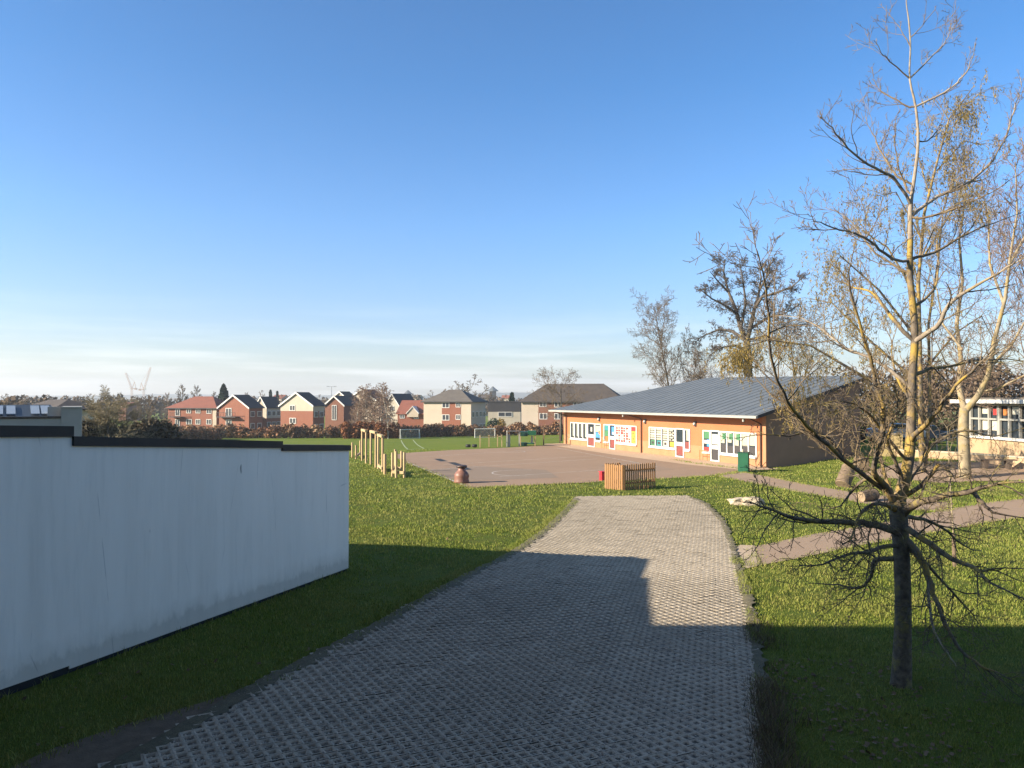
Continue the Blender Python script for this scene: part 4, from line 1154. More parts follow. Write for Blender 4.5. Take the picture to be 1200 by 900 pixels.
b = at(934, 92); root, out = tree('bare_tree', 'dark stemmed bare tree right of the oak behind the roof', b, topz(350, 92) - b.z, dict(ROUND, trunk=.7, kids=(14, 9, 8, 5), rmin=.018), MT['bark_grey'], MT['twig'], 37, r0=.24, width=85 * 92 / F)
b = at(838, 100); root, out = tree('bush', 'low pinkish bare bush under the oak behind the roof', b, topz(408, 100) - b.z, dict(BUSH, rmin=.016, kids=(18, 10, 9)), MT['bark_grey'], MT['twig_pink'], 38, r0=.1, cat='bush', width=75 * 100 / F)

# pale smooth barked tree by the right hand building
b = G(1131, 560)
PALE = [([(1131, 564), (1130, 530), (1129, 500), (1130, 478)], 13, 10, 0), ([(1130, 480), (1124, 455), (1126, 420), (1121, 380), (1128, 330), (1124, 280), (1132, 230), (1128, 180)], 7, .8, 1.5),
        ([(1131, 482), (1146, 464), (1158, 440), (1165, 400), (1178, 350), (1184, 300), (1192, 250), (1190, 190)], 7.5, .8, -1.5), ([(1160, 430), (1185, 405), (1205, 370), (1225, 340)], 4, .8, 1),
        ([(1128, 410), (1105, 380), (1098, 340), (1085, 300)], 3, .6, 2), ([(1148, 460), (1170, 455), (1200, 440), (1230, 430)], 3.5, .7, -2), ([(1176, 355), (1160, 310), (1158, 260), (1150, 210)], 3.5, .6, 2.5),
        ([(1183, 310), (1205, 270), (1215, 220), (1222, 180)], 3.2, .6, 1), ([(1124, 440), (1108, 425), (1095, 395)], 2.6, .6, -2)]
traced_tree('pale_barked_tree', 'cream barked bare tree with forked stems beside the right hand building', b, PALE, .52, 52, MT['bark_cream'], MT['twig_pink'], 3.0, (.8, 2.4), .022, .0085, (6, 4))
b2 = at(1215, 47); root, out = tree('bare_tree', 'fine twigged bare tree at the right edge above the windows', b2, topz(150, 47) - b2.z, dict(ROUND, trunk=.7, kids=(12, 9, 8, 5), rmin=.01, **{'from': (.25, .2, .2, .2)}), MT['bark_grey'], MT['twig_pink'], 54, r0=.16, width=120 * 47 / F)

# weeping birch with golden leaves behind the foreground tree
def weeping():
    b = G(1081, 553); D = b.y
    root = thing('weeping_birch', 'tall weeping birch with golden hanging leaves behind the foreground tree', 'tree', b)
    rng = random.Random(61); rs = np.random.RandomState(61)
    W = lambda px, py, dy=0: P(px, py, D + dy)
    stems = [([(1081, 556), (1079, 500), (1078, 420), (1076, 330), (1083, 250), (1098, 190), (1112, 140), (1142, 100)], .17, 0),
             ([(1084, 548), (1090, 470), (1088, 380), (1100, 300), (1105, 250), (1118, 200)], .11, 1.2)]
    main, tw, ends = [], [], []
    def poly(pxs, r, s):
        pts = [W(x, y, s * i / len(pxs)) for i, (x, y) in enumerate(pxs)]
        return pts, [max(.02, r * (1 - .9 * i / (len(pts) - 1))) for i in range(len(pts))]
    for p, r, s in stems: main.append(poly(p, r, s))
    boughs = [([(1079, 480), (1010, 440), (950, 405), (900, 398), (868, 408)], .10, -3), ([(1078, 450), (1020, 400), (975, 355), (950, 350)], .09, 2), ([(1077, 400), (1030, 340), (985, 300), (970, 318)], .08, -2),
              ([(1076, 350), (1040, 290), (1010, 270), (1000, 290)], .07, 2), ([(1080, 280), (1050, 225), (1025, 230)], .05, -1), ([(1078, 440), (1120, 390), (1150, 370), (1165, 400)], .07, 2),
              ([(1083, 300), (1120, 240), (1145, 225), (1160, 250)], .06, -2), ([(1098, 200), (1130, 165), (1150, 170)], .04, 1), ([(1105, 170), (1130, 125), (1150, 108)], .03, 0), ([(1079, 500), (1020, 480), (960, 470), (925, 480)], .07, 2),
              ([(1076, 330), (1060, 270), (1058, 240)], .04, 3), ([(1090, 230), (1075, 180), (1070, 160)], .04, 1), ([(1105, 160), (1120, 130), (1128, 120)], .03, 2)]
    for bx, r, s in boughs:
        pts, rad = poly(bx, r, s); main.append((pts, rad))
        for i in range(len(pts) - 1):
            seg = pts[i + 1] - pts[i]; k = int(seg.length * 3.2) + 1
            for q in range(k):
                p = pts[i].lerp(pts[i + 1], rng.random()); d = (seg.normalized() + Vector((rng.gauss(0, .6), rng.gauss(0, .7), rng.gauss(.1, .4)))).normalized()
                o = {}
                grow(o, rng, p, d, rng.uniform(.8, 1.9), .018, 0, dict(seg=.3, wob=.12, wob0=.12, trop=(-.9, -.9), rmin=.006, levels=2, kids=(4,), ratio=(.6,), ang=((30, 70),), **{'from': (.25,)}))
                tw += o[0] + o.get(1, [])
    for p, r in main[:2]:
        for i in range(2, len(p) - 1):
            for q in range(7):
                pp = p[i].lerp(p[i + 1], rng.random()); o = {}
                grow(o, rng, pp, Vector((rng.gauss(0, 1), rng.gauss(0, 1), .5)).normalized(), rng.uniform(1, 2.4), .02, 0, dict(seg=.35, wob=.1, wob0=.1, trop=(-.6, -.9), rmin=.006, levels=2, kids=(5,), ratio=(.5,), ang=((30, 70),), **{'from': (.25,)}))
                tw += o[0] + o.get(1, [])
    tubes('trunk', main, 7, MT['bark'], root)
    C = []
    strands = []
    for pts, rad in tw:
        if rng.random() < .5: continue
        dens = rng.random() ** 1.5
        for p in pts[1:]:
            if rng.random() > dens: continue
            L = rng.uniform(.2, .75); q = [p + Vector((rng.gauss(0, .05), rng.gauss(0, .05), -L * t)) for t in (0, .4, .75, 1)]
            strands.append((q, [.006, .005, .004, .003]))
            for k in range(int(L * 22)):
                t = rng.random(); C.append(p + Vector((rng.gauss(0, .05), rng.gauss(0, .05), -L * t)))
    # dense golden tassels: hanging strands with leaves along them
    for cx, cy, sx, sy, n in ((866, 420, 20, 15, 210), (905, 405, 26, 14, 70), (975, 325, 26, 34, 110), (1000, 380, 28, 26, 70), (948, 430, 26, 18, 70), (1120, 195, 24, 46, 190), (1135, 130, 14, 24, 60), (930, 465, 28, 14, 80), (1010, 260, 24, 30, 60), (1040, 200, 18, 30, 40), (1150, 250, 16, 26, 50)):
        for k in range(n):
            p = W(rng.gauss(cx, sx * .6), rng.gauss(cy, sy * .6) - 6, rng.gauss(-2 if cx < 900 else 0, .7)); L = rng.uniform(.35, 1.0)
            sway = rng.gauss(0, .12)
            q = [p + Vector((sway * t * t + .3 * (1 - t) ** 3 * rng.choice((-1, 1)), 0, -L * t)) for t in (0, .3, .6, 1)]
            strands.append((q, [.007, .006, .005, .003]))
            for i in range(int(L * 20)):
                t = rng.random(); C.append(p + Vector((sway * t * t + rng.gauss(0, .045), rng.gauss(0, .05), -L * t)))
    tubes('crown', tw + strands, 3, MT['twig_olive'], root)
    C = np.array([tuple(c) for c in C]); n = len(C)
    dn = np.stack([rs.normal(0, .35, n), rs.normal(0, .35, n), -np.ones(n)], 1); dn /= np.linalg.norm(dn, axis=1, keepdims=True)
    sd = np.cross(dn, rs.normal(size=(n, 3))); sd /= np.linalg.norm(sd, axis=1, keepdims=True)
    s = rs.uniform(.6, 1.3, (n, 1))
    quads('leaves', C, sd * .019 * s, dn * .055 * s, MT['leaf_gold'], root)
    print('weeping', n, len(tw), len(strands))
weeping()

# the foreground tree, its limbs traced
def foreground_tree():
    b = G(1056, 803); D = b.y
    root = thing('foreground_tree', 'bare foreground tree with crooked limbs and yellow lichen on its trunk', 'tree', b)
    W = lambda px, py, dy=0: P(px, py, D + dy)
    sc = .74 * D / F
    rng = random.Random(17)
    def smooth(pts, sub=3):
        out = []
        for i in range(len(pts) - 1):
            p0, p1, p2, p3 = pts[max(0, i - 1)], pts[i], pts[i + 1], pts[min(len(pts) - 1, i + 2)]
            for k in range(sub):
                t = k / sub
                out.append(0.5 * ((2 * p1) + (p2 - p0) * t + (2 * p0 - 5 * p1 + 4 * p2 - p3) * t * t + (3 * p1 - p0 - 3 * p2 + p3) * t ** 3))
        out.append(pts[-1]); return out
    def lerp_r(rs, n):
        o = []
        for i in range(n):
            f = i / (n - 1) * (len(rs) - 1); k = min(len(rs) - 2, int(f)); o.append(rs[k] + (rs[k + 1] - rs[k]) * (f - k))
        return o
    # trunk below the forks, then the leader
    tr = smooth([W(*p) for p in ((1053, 826), (1056, 800), (1058, 740), (1058, 690), (1056, 640), (1053, 605), (1052, 585))])
    tubes('trunk', [(tr, lerp_r([27 * sc, 15.5 * sc, 12.5 * sc, 12 * sc, 12 * sc, 13.5 * sc, 12 * sc], len(tr)))], 14, MT['bark_low'], root)
    ld = smooth([W(x, y, dy) for x, y, dy in ((1052, 592, 0), (1060, 562, 0), (1066, 530, .1), (1068, 490, .1), (1069, 440, .1), (1072, 400, .1), (1070, 360, .05), (1066, 320, 0), (1067, 280, 0))])
    tubes('leader', [(ld, lerp_r([10.5 * sc, 9 * sc, 8 * sc, 7 * sc, 6.3 * sc, 5.8 * sc, 5.2 * sc, 4.8 * sc, 4.2 * sc], len(ld)))], 10, MT['bark'], root)
    up = smooth([W(x, y) for x, y in ((1067, 281), (1067, 240), (1072, 205), (1076, 165), (1073, 125), (1066, 92), (1067, 55), (1065, 25), (1062, 2), (1064, -14))])
    tubes('leader_top', [(up, lerp_r([4.2 * sc, 3.5 * sc, 2.8 * sc, 2.3 * sc, 1.9 * sc, 1.5 * sc, 1.2 * sc, 1.1 * sc, .8 * sc, .5 * sc], len(up)))], 8, MT['bark_pale'], root)
    limbs = [  # pixels, start radius (px), depth drift (m), shoot character, bark
        ([(1046, 592), (1038, 570), (1024, 555), (1027, 533), (1035, 490), (1027, 447), (1020, 418), (1010, 390), (997, 347), (995, 318), (1004, 282)], 5.4, -.5, 'u', 'bark'),
        ([(1040, 575), (1012, 557), (987, 537), (960, 513), (937, 490), (917, 460), (903, 417), (900, 353), (893, 318), (886, 294)], 3.9, -1.2, 'u', 'bark'),
        ([(990, 540), (972, 515), (948, 506), (925, 511), (895, 509), (862, 514)], 2.6, -.6, 'r', 'bark_low'),
        ([(1064, 396), (1043, 370), (1023, 343), (1002, 337), (985, 330)], 3.6, .8, 'u', 'bark'),
        ([(1066, 450), (1030, 425), (990, 407), (965, 388), (938, 373), (908, 370)], 3.0, .9, 'u', 'bark_pale'),
        ([(1072, 398), (1097, 383), (1113, 356), (1147, 333), (1180, 314), (1212, 296)], 4.2, -.8, 'u', 'bark_pale'),
        ([(1069, 440), (1090, 432), (1112, 430), (1147, 422), (1180, 421), (1212, 425)], 3.4, .8, 'r', 'bark'),
        ([(1068, 512), (1085, 498), (1100, 478), (1120, 452), (1147, 428), (1170, 400)], 4.4, -1.0, 'u', 'bark'),
        ([(1069, 470), (1050, 440), (1045, 410), (1052, 380)], 2.6, .7, 'u', 'bark'),
        ([(1068, 360), (1090, 345), (1100, 320), (1098, 285), (1110, 250)], 2.6, .8, 'u', 'bark'),
        ([(1067, 236), (1047, 208), (1027, 197), (1000, 180), (983, 160), (972, 146), (961, 137)], 2.6, -.6, 'u', 'bark_pale'),
        ([(1050, 210), (1040, 190), (1027, 167), (1020, 152), (1014, 136)], 1.8, .5, 'u', 'bark_red'),
        ([(1064, 232), (1058, 208), (1050, 183), (1049, 150), (1054, 128)], 1.8, .5, 'u', 'bark_red'),
        ([(1072, 130), (1050, 117), (1033, 108), (1022, 93)], 1.5, .3, 'u', 'bark_red'),
        ([(1064, 90), (1043, 72), (1032, 60), (1024, 47)], 1.2, -.3, 'u', 'bark_red'),
        ([(1066, 50), (1054, 34), (1042, 17)], .9, .2, 'u', 'bark_red'),
        ([(1068, 93), (1087, 70), (1103, 55), (1111, 44), (1117, 31)], 1.3, .4, 'u', 'bark_pale'),
        ([(1074, 126), (1107, 108), (1122, 96), (1132, 85), (1140, 66), (1144, 50)], 1.7, -.4, 'u', 'bark_pale'),
        ([(1066, 45), (1080, 30), (1097, 10)], .9, -.2, 'u', 'bark_red'),
        ([(1067, 250), (1100, 230), (1140, 210), (1163, 187), (1180, 157), (1188, 130), (1195, 108), (1197, 90)], 2.8, .9, 'u', 'bark_pale'),
        ([(1067, 262), (1107, 248), (1140, 237), (1167, 222), (1190, 205)], 2.1, -.8, 'u', 'bark_red'),
        ([(1067, 300), (1093, 297), (1127, 277), (1163, 263), (1205, 245)], 2.6, .7, 'u', 'bark_red'),
        ([(1066, 312), (1037, 297), (1020, 283), (1000, 273), (975, 267), (955, 258), (947, 250)], 2.5, -.7, 'u', 'bark_pale'),
        ([(1066, 322), (1027, 297), (1005, 270), (990, 252), (966, 243)], 2.0, .8, 'u', 'bark_red'),
        ([(1076, 170), (1092, 160), (1105, 140), (1106, 110)], 1.3, .3, 'u', 'bark_red'),
        ([(1052, 622), (1030, 617), (1010, 613), (973, 612), (930, 607), (899, 596), (878, 588)], 5.0, -.9, 'l', 'bark_low'),
        ([(1052, 655), (1026, 655), (1021, 674), (1006, 690), (983, 685), (942, 684)], 3.4, .8, 'l', 'bark_low'),
        ([(1050, 634), (1023, 646), (998, 649), (964, 661), (928, 664)], 2.8, -1.2, 'l', 'bark_low'),
        ([(1057, 606), (1070, 593), (1085, 586), (1113, 580), (1144, 574), (1172, 566), (1210, 564)], 5.4, -.9, 'l', 'bark_low'),
        ([(1140, 576), (1152, 590), (1165, 600), (1210, 610)], 3.0, -.5, 'l', 'bark_low'),
        ([(1060, 616), (1079, 630), (1116, 655), (1144, 667), (1160, 683), (1210, 706)], 4.2, -1.6, 'l', 'bark'),
        ([(1058, 626), (1079, 655), (1091, 686), (1100, 712), (1106, 736)], 5.6, -.6, 'l', 'bark'),
        ([(1060, 640), (1075, 650), (1098, 674), (1129, 708), (1150, 735)], 3.0, .6, 'l', 'bark_low'),
        ([(1088, 680), (1090, 714), (1096, 740), (1110, 765), (1121, 780)], 2.0, -1.1, 'l', 'bark_pale'),
        ([(1100, 712), (1124, 760), (1150, 780), (1172, 790), (1206, 808)], 2.4, -.8, 'l', 'bark'),
        ([(1048, 606), (1045, 580), (1036, 555), (1031, 530), (1023, 500), (1008, 470)], 4.4, .7, 'u', 'bark'),
        ([(1060, 570), (1052, 545), (1040, 515), (1052, 480), (1048, 452)], 3.6, -.6, 'u', 'bark'),
        ([(1058, 585), (1088, 560), (1103, 545), (1120, 560), (1140, 552)], 3.0, -.9, 'l', 'bark'),
        ([(1056, 580), (1078, 545), (1095, 520), (1130, 505), (1165, 512), (1205, 500)], 3.4, .8, 'r', 'bark'),
        ([(1054, 600), (1030, 590), (1010, 600), (1000, 628), (985, 642)], 3.2, -1.0, 'l', 'bark'),
        ([(1056, 605), (1075, 608), (1100, 615), (1130, 640), (1150, 645)], 3.0, .8, 'l', 'bark_low'),
        ([(1050, 590), (1020, 560), (1000, 575), (985, 592), (960, 600)], 2.6, .9, 'l', 'bark_low'),
        ([(1066, 545), (1030, 500), (1010, 478), (980, 470), (945, 478)], 2.8, -1.0, 'r', 'bark'),
    ]
    total = 0; allt = dict(u=[], l=[])
    for px, r0, drift, ch, bk in limbs:
        w = smooth([W(x, y, drift * (i / (len(px) - 1)) ** 1.0 * (len(px) - 1) * .38) for i, (x, y) in enumerate(px)])
        if ch == 'l': r0 *= 1.3
        best = min((q for q in tr + ld + up), key=lambda q: (q - w[0]).length)
        if (best - w[0]).length < 24 * D / F: w[0] = best.copy(); w[1] = w[1].lerp((w[0] + w[2]) / 2, .5)
        n = len(w); rad = [max(.005, r0 * sc * (.06 + .94 * (1 - i / (n - 1)) ** .85)) for i in range(n)]
        # crooked bark: tiny knuckles
        w = [w[0]] + [p + Vector((rng.gauss(0, .008), rng.gauss(0, .012), rng.gauss(0, .008))) for p in w[1:]]
        polys = []
        L = sum((w[i + 1] - w[i]).length for i in range(n - 1))
        dens = {'u': 7.0, 'r': 7.5, 'l': 9.5}[ch]
        k = int(L * dens)
        for q in range(k):
            t = .12 + .88 * (q + rng.random()) / k; f = t * (n - 1); i = min(n - 2, int(f))
            p = w[i].lerp(w[i + 1], f - i); d = (w[i + 1] - w[i]).normalized()
            nd = rot_about(d, R(rng.uniform(30, 70)), rng.uniform(0, 6.28))
            if ch == 'u': nd = (nd + Vector((0, 0, .45))).normalized()
            if ch == 'l' and rng.random() < .5: nd = (nd + Vector((0, 0, -.35))).normalized()
            LL = rng.choice((.12, .22, .4, .6, .9) if ch == 'u' else (.12, .2, .35, .5, .75)) * rng.uniform(.7, 1.2) * (1.15 - .5 * t)
            if ch == 'l': LL *= 1.25
            o = {}
            grow(o, rng, p, nd, LL, max(.0045, min(rad[i] * .5, .007 + LL * .008)), 0,
                 dict(seg=.09, wob=.17 if ch == 'l' else .11, wob0=.17 if ch == 'l' else .11, trop=(.5, .4, .3) if ch == 'u' else (.0, .1, .1), rmin=.0032, levels=3 if LL > .3 else 2, kids=(5, 3), ratio=(.45, .5), ang=((30, 65), (30, 65)), **{'from': (.25, .25)}, tip=.4))
            for v in o.values(): polys += v
        for q in range(int(L * 1.05)):          # secondary boughs that fill the crown
            t = rng.uniform(.15, .9); f = t * (n - 1); i = min(n - 2, int(f))
            p = w[i].lerp(w[i + 1], f - i); d = (w[i + 1] - w[i]).normalized()
            nd = (rot_about(d, R(rng.uniform(35, 75)), rng.uniform(0, 6.28)) + Vector((0, 0, .3 if ch == 'u' else -.1))).normalized()
            o = {}; LL = rng.uniform(.6, 1.35) * (1.15 - .5 * t)
            if w[i].z > 7.2: continue
            grow(o, rng, p, nd, LL, min(rad[i] * .6, .013), 0, dict(seg=.1, wob=.15, wob0=.13, trop=(.35, .3, .2) if ch == 'u' else (.0, .1, .1), rmin=.0034, levels=3, kids=(8, 4), ratio=(.42, .5), ang=((30, 65), (30, 65)), **{'from': (.2, .2)}, tip=.3))
            for v in o.values(): polys += v
        total += len(polys)
        tubes('branch', [(w, rad)], 8, MT[bk], root)
        allt['u' if ch == 'u' else 'l'].extend(polys)
    tubes('twigs', allt['u'], 4, MT['bark_red'], root); tubes('lower_twigs', allt['l'], 4, MT['bark_low'], root)
    print('foreground twigs', total)
foreground_tree()

# conifers
def conifer(px, D, yt, wpx, label, seed):
    b = at(px, D); H = topz(yt, D) - b.z; rad = wpx / F * D / 2
    rs = np.random.RandomState(seed); n = 2600
    root = thing('conifer', label, 'tree', b)
    MB().tube(b, b + Vector((0, 0, H * .9)), .25, .05, 7).build('trunk', MT['bark_grey'], root)
    t = rs.rand(n) ** 1.3; a = rs.uniform(0, 6.28, n); rr = rad * (1 - t) ** .7 * np.sqrt(rs.rand(n)) * (1 + .25 * np.sin(a * 5 + t * 30))
    C = np.stack([b.x + np.cos(a) * rr, b.y + np.sin(a) * rr, b.z + H * (.06 + .94 * t)], 1)
    A = rs.normal(size=(n, 3)); A /= np.linalg.norm(A, axis=1, keepdims=True); Bv = np.cross(A, rs.normal(size=(n, 3))); Bv /= np.linalg.norm(Bv, axis=1, keepdims=True)
    s = rs.uniform(.2, .5, (n, 1)); quads('crown', C, A * s, Bv * s, MT['leaf_conifer'], root)
conifer(262, 225, 451, 22, 'broad dark green conifer behind the red tiled roof', 1)
conifer(317, 330, 457.5, 7, 'small pointed dark conifer behind the narrow cream house', 2)
conifer(325, 340, 459, 5, 'tiny pointed conifer, right one behind the narrow cream house', 3)
conifer(600, 210, 461, 14, 'rounded dark evergreen above the low flat roofed building', 4)
leaf_cloud('evergreen_shrub', 'yellowish evergreen shrub in front of the low flat roofed building', 'shrub', [(*at(587, 160, 1.5), 1.2, 1.2, 1.9)], 700, .16, MT['leaf_gold'], 13)
leaf_cloud('evergreen_shrub', 'dark evergreen shrub in front of the low flat roofed building', 'shrub', [(*at(579, 160, 1.5), 1.6, 1.2, 1.9)], 900, .16, MT['leaf_conifer'], 14)

# far wooded skyline and the wood behind the right hand building
def woodland(label, spans, seed, n, size, m):
    rng = random.Random(seed); bl = []
    for p0, p1, D, y0 in spans:
        px = p0
        while px < p1:
            g = at(px, D); H = max(2, topz(y0 + rng.uniform(-1.5, 3), D) - g.z)
            w = H * rng.uniform(.3, .5)
            bl.append((g.x, D + rng.uniform(-6, 6), g.z + H * .5, w, w, H * .5)); px += w * 1.3 / D * F
    leaf_cloud('woodland', label, 'woodland', bl, n, size, m, seed, kind='stuff')
woodland('brown winter woodland along the skyline behind the houses', [(-60, 240, 330, 463), (240, 700, 420, 464.5), (620, 760, 300, 463), (-80, 60, 170, 464)], 3, 30000, .55, MT['wood_far'])
woodland('dense brown winter wood behind the right hand building', [(985, 1290, 92, 428), (1060, 1300, 100, 416)], 4, 26000, .17, MT['wood_far'])

# ================================================================== OBJECTS
T_ = MT['timber']
def arch(px0, px1, py0, py1, ytop, label, group='tall timber arches of the trim trail', step=False, name='timber_arch', lowbeam=False):
    a, b = G(px0, py0), G(px1, py1); H = (py0 - ytop) * a.y / F; H2 = (py1 - ytop - (3 if ytop < 509 else 2)) * b.y / F; H = min(H, H2) if H2 > .5 else H
    root = thing(name, label, 'climbing frame', (a + b) / 2, group)
    back = Vector((.25, .95, 0)).normalized() * .5
    for p in (a, b):
        m = MB(); m.box((p.x, p.y, p.z + H / 2 - .1), (.105, .105, H + .2), .7); m.build('post', T_, root, bevel=.008)
    if lowbeam is not True:
        m = MB(); m.bar(a + Vector((0, 0, H + .075)) - (b - a).normalized() * .09, b + Vector((0, 0, H + .075)) + (b - a).normalized() * .09, .17, .146); m.build('top_beam', T_, root)
    if lowbeam:
        m = MB(); m.bar(a + Vector((0, 0, .25)) + Vector((.0, -.12, 0)), b + Vector((0, 0, .25)) + Vector((0, -.12, 0)), .1, .16); m.build('step_beam', T_, root)
    return root, a, b, H
arch(424.3, 429, 540, 543, 503.5, 'tall pale timber arch, second from the wall in the trim trail')
arch(434.5, 440.3, 544.5, 548, 505.5, 'tall pale timber arch in the middle of the trim trail')
r, a, b, H = arch(443.3, 448.3, 549.5, 553.5, 511, 'tall timber arch with a low step beam, nearest the tarmac', lowbeam=2)
g = G(451, 556); MB().box((g.x, g.y, .5), (.13, .13, 1.35), .7).build('step_post', T_, r, bevel=.008)
def low_frame(posts, beams, label):
    ps = [(G(x, y), hh) for x, y, hh in posts]
    root = thing('stepping_frame', label, 'climbing frame', ps[0][0])
    for p, hh in ps:
        MB().box((p.x, p.y, p.z + hh / 2 - .1), (.105, .105, hh + .2), .7).build('post', T_, root, bevel=.008)
    for i, j, z in beams:
        m = MB(); o = Vector((0, -.125, z)); m.bar(ps[i][0] + o, ps[j][0] + o, .1, .15); m.build('beam', T_, root)
    return root
low_frame([(459.8, 559, 1.35), (464.3, 560, 1.45), (473.8, 560, 1.4), (463, 553.5, 1.35), (470.5, 555, 1.3)], [(0, 2, .3), (3, 4, .3), (0, 3, .35)], 'low timber stepping frame of five posts, nearest end of the trim trail')
low_frame([(412.8, 536, 1.1), (417.2, 538, 1.0), (422.2, 534, 1.15)], [(1, 2, .2)], 'low timber frame of three posts beside the end of the white wall')

def pawn():
    c = G(541, 566)
    root = thing('play_figure', 'squat brown pot shaped play figure with flat topped neck on the tarmac', 'play figure', c)
    MB().lathe(c, [(.36, 0), (.40, .03), (.385, .12), (.36, .25), (.385, .36), (.37, .46), (.30, .56), (.215, .64), (.19, .70), (.185, .78)], 28).build('body', MT['terracotta'], root, smooth=True)
    MB().lathe(c + Vector((0, 0, .78)), [(.19, 0), (.27, .02), (.285, .07), (.275, .115), (.2, .14)], 28).build('cap', mat('dark_brown_plastic', (.07, .045, .035), (.05, .03, .025), .5, 2), root, smooth=True)
pawn()

def picket_pen():
    A, Bc, Cc = G(710, 572.5), G(730.5, 574.6), G(767.5, 571.0)
    Dd = A + (Cc - Bc)
    root = thing('picket_enclosure', 'square picket fence enclosure with orange timber beside the driveway end', 'picket fence', (A + Cc) / 2)
    rng = random.Random(3)
    Md = A.lerp(Dd, .42)
    for (p, q, n) in ((A, Bc, 9), (Bc, Cc, 15), (Md, A, 6)):
        d = (q - p); L = d.length; d.normalize(); nn = Vector((d.y, -d.x, 0)) * .045
        for z in (.32, .92):
            m = MB(); m.bar(p + Vector((0, 0, z)) + d * .03, q + Vector((0, 0, z)) - d * .03, .04, .08); m.build('rail', MT['picket'], root)
        for k in range(n):
            c = p + d * (L * (k + .5) / n) + nn; w = .041; H = 1.22 + rng.uniform(-.025, .025)
            m = MB(); e = d * w; t = nn.normalized() * .022
            m.prism([c - e, c + e, c + e + Vector((0, 0, H - .05)), c + Vector((0, 0, H)), c - e + Vector((0, 0, H - .05))], t)
            m.build('picket', MT['picket'], root)
        MB().box((p.x, p.y, p.z + .6), (.09, .09, 1.2), .2).build('corner_post', MT['picket'], root)
picket_pen()
def red_tub():
    c = G(706.5, 563)
    root = thing('red_tub', 'bright red plastic box standing behind the picket enclosure', 'tub', c)
    MB().box(c + Vector((0, 0, .22)), (.3, .3, .44), .35).build('box_body', MT['red'], root, bevel=.03)
    MB().box(c + Vector((0, 0, .465)), (.34, .34, .05), .35).build('lid', MT['red'], root, bevel=.015)
red_tub()
def litter_bin():
    c = G(871.5, 553); D = c.y
    root = thing('litter_bin', 'tall dark green litter bin housing at the corner of the apron', 'litter bin', c)
    s, H, rz = .60, 1.14, -.42
    MB().box(c + Vector((0, 0, H / 2)), (s, s, H), rz).build('housing', MT['green'], root, bevel=.02)
    MB().box(c + Vector((0, 0, H + .022)), (s + .05, s + .05, .045), rz).build('top', MT['darkgreen'], root, bevel=.01)
    MB().tube(c + Vector((-.05, 0, H + .04)), c + Vector((-.05, 0, H + .2)), .06, .05, 10).build('pot', MT['stone'], root)
litter_bin()

def blob(name, label, cat, c, sz, m, seed, rz=0, tilt=0):
    rng = random.Random(seed); bm = bmesh.new(); bmesh.ops.create_icosphere(bm, subdivisions=3, radius=1)
    from mathutils import noise as mn
    for v in bm.verts:
        k = 1 + .35 * mn.noise(v.co * 1.6 + Vector((seed, 0, 0))) + .1 * mn.noise(v.co * 5 + Vector((0, seed, 0)))
        v.co = Vector((max(-.8, min(.8, v.co.x)) * k * sz[0], max(-.8, min(.8, v.co.y)) * k * sz[1], max(-.6, min(.7, v.co.z)) * k * sz[2]))
    me = bpy.data.meshes.new(name); bm.to_mesh(me); bm.free()
    for p in me.polygons: p.use_smooth = len(me.polygons) > 2000
    o = link(name, me, m, None, Vector(c)); o.rotation_euler = (tilt, 0, rz)
    return tag(o, label, cat)
c = G(864, 591); blob('stone', 'flat pale stone on the grass, left of the touching pair', 'stone', c + Vector((0, 0, .1)), (.44, .3, .2), MT['stone'], 3)
c = G(880, 592); blob('stone', 'flat pale stone on the grass, right and larger of the touching pair', 'stone', c + Vector((.05, 0, .13)), (.5, .34, .26), MT['stone'], 8)
c = G(1009, 551); blob('boulder', 'rounded brown boulder on the grass behind the leaning log', 'boulder', c + Vector((0, 0, .33)), (.44, .42, .58), MT['log'], 5)
MT['log_end'] = mat('sawn_log_end', (0.33, 0.24, 0.15), (0.22, 0.16, 0.10), .85, 6)
def log(name, label, p, q, r0, r1):
    p, q = Vector(p), Vector(q)
    root = thing(name, label, 'log', p)
    d = (q - p); n = 7
    pts = [p + d * (i / n) for i in range(n + 1)]
    tubes('bark', [(pts, [r0 + (r1 - r0) * i / n + .015 * math.sin(i * 2.1) for i in range(n + 1)])], 14, MT['log'], root)
    dn = d.normalized()
    for e, rr, s in ((p, r0, -1), (q, r1, 1)):
        MB().tube(e - dn * .01 * s, e + dn * .012 * s, rr * .97, rr * .93, 14).build('cut_end', MT['log_end'], root)
a = G(985, 572); b = G(1003, 570)
log('log', 'thick weathered log leaning on the grass beside the path', a + Vector((.1, 0, .16)), a + Vector((.62, .45, .95)), .36, .33)
c = G(1020, 588); log('log', 'short pale cut log lying behind the foreground tree', c + Vector((-.4, 0, .2)), c + Vector((.35, .35, .28)), .24, .24)

def sapling():
    c = G(1119, 664)
    root = thing('sapling', 'thin young tree in a brown trunk guard on the lawn', 'tree', c)
    D = c.y
    pts = [c + Vector((0, 0, -.1)), P(1117, 620, D), P(1114, 575, D), P(1112, 540, D), P(1110, 500, D + .1)]
    rng = random.Random(5); o = {}
    for k in range(9):
        p = pts[2].lerp(pts[4], rng.random()); grow(o, rng, p, Vector((rng.gauss(0, .6), rng.gauss(0, .6), 1)).normalized(), rng.uniform(.3, .8), .006, 0, dict(seg=.15, wob=.1, trop=(.3,), rmin=.004, levels=1))
    tubes('stem', [(pts, [.022, .02, .016, .012, .006])] + o[0], 6, MT['bark_cream'], root)
    MB().tube(c + Vector((0, 0, -.05)), P(1117.3, 626, D), .055, .05, 10).build('trunk_guard', MT['log'], root)
sapling()

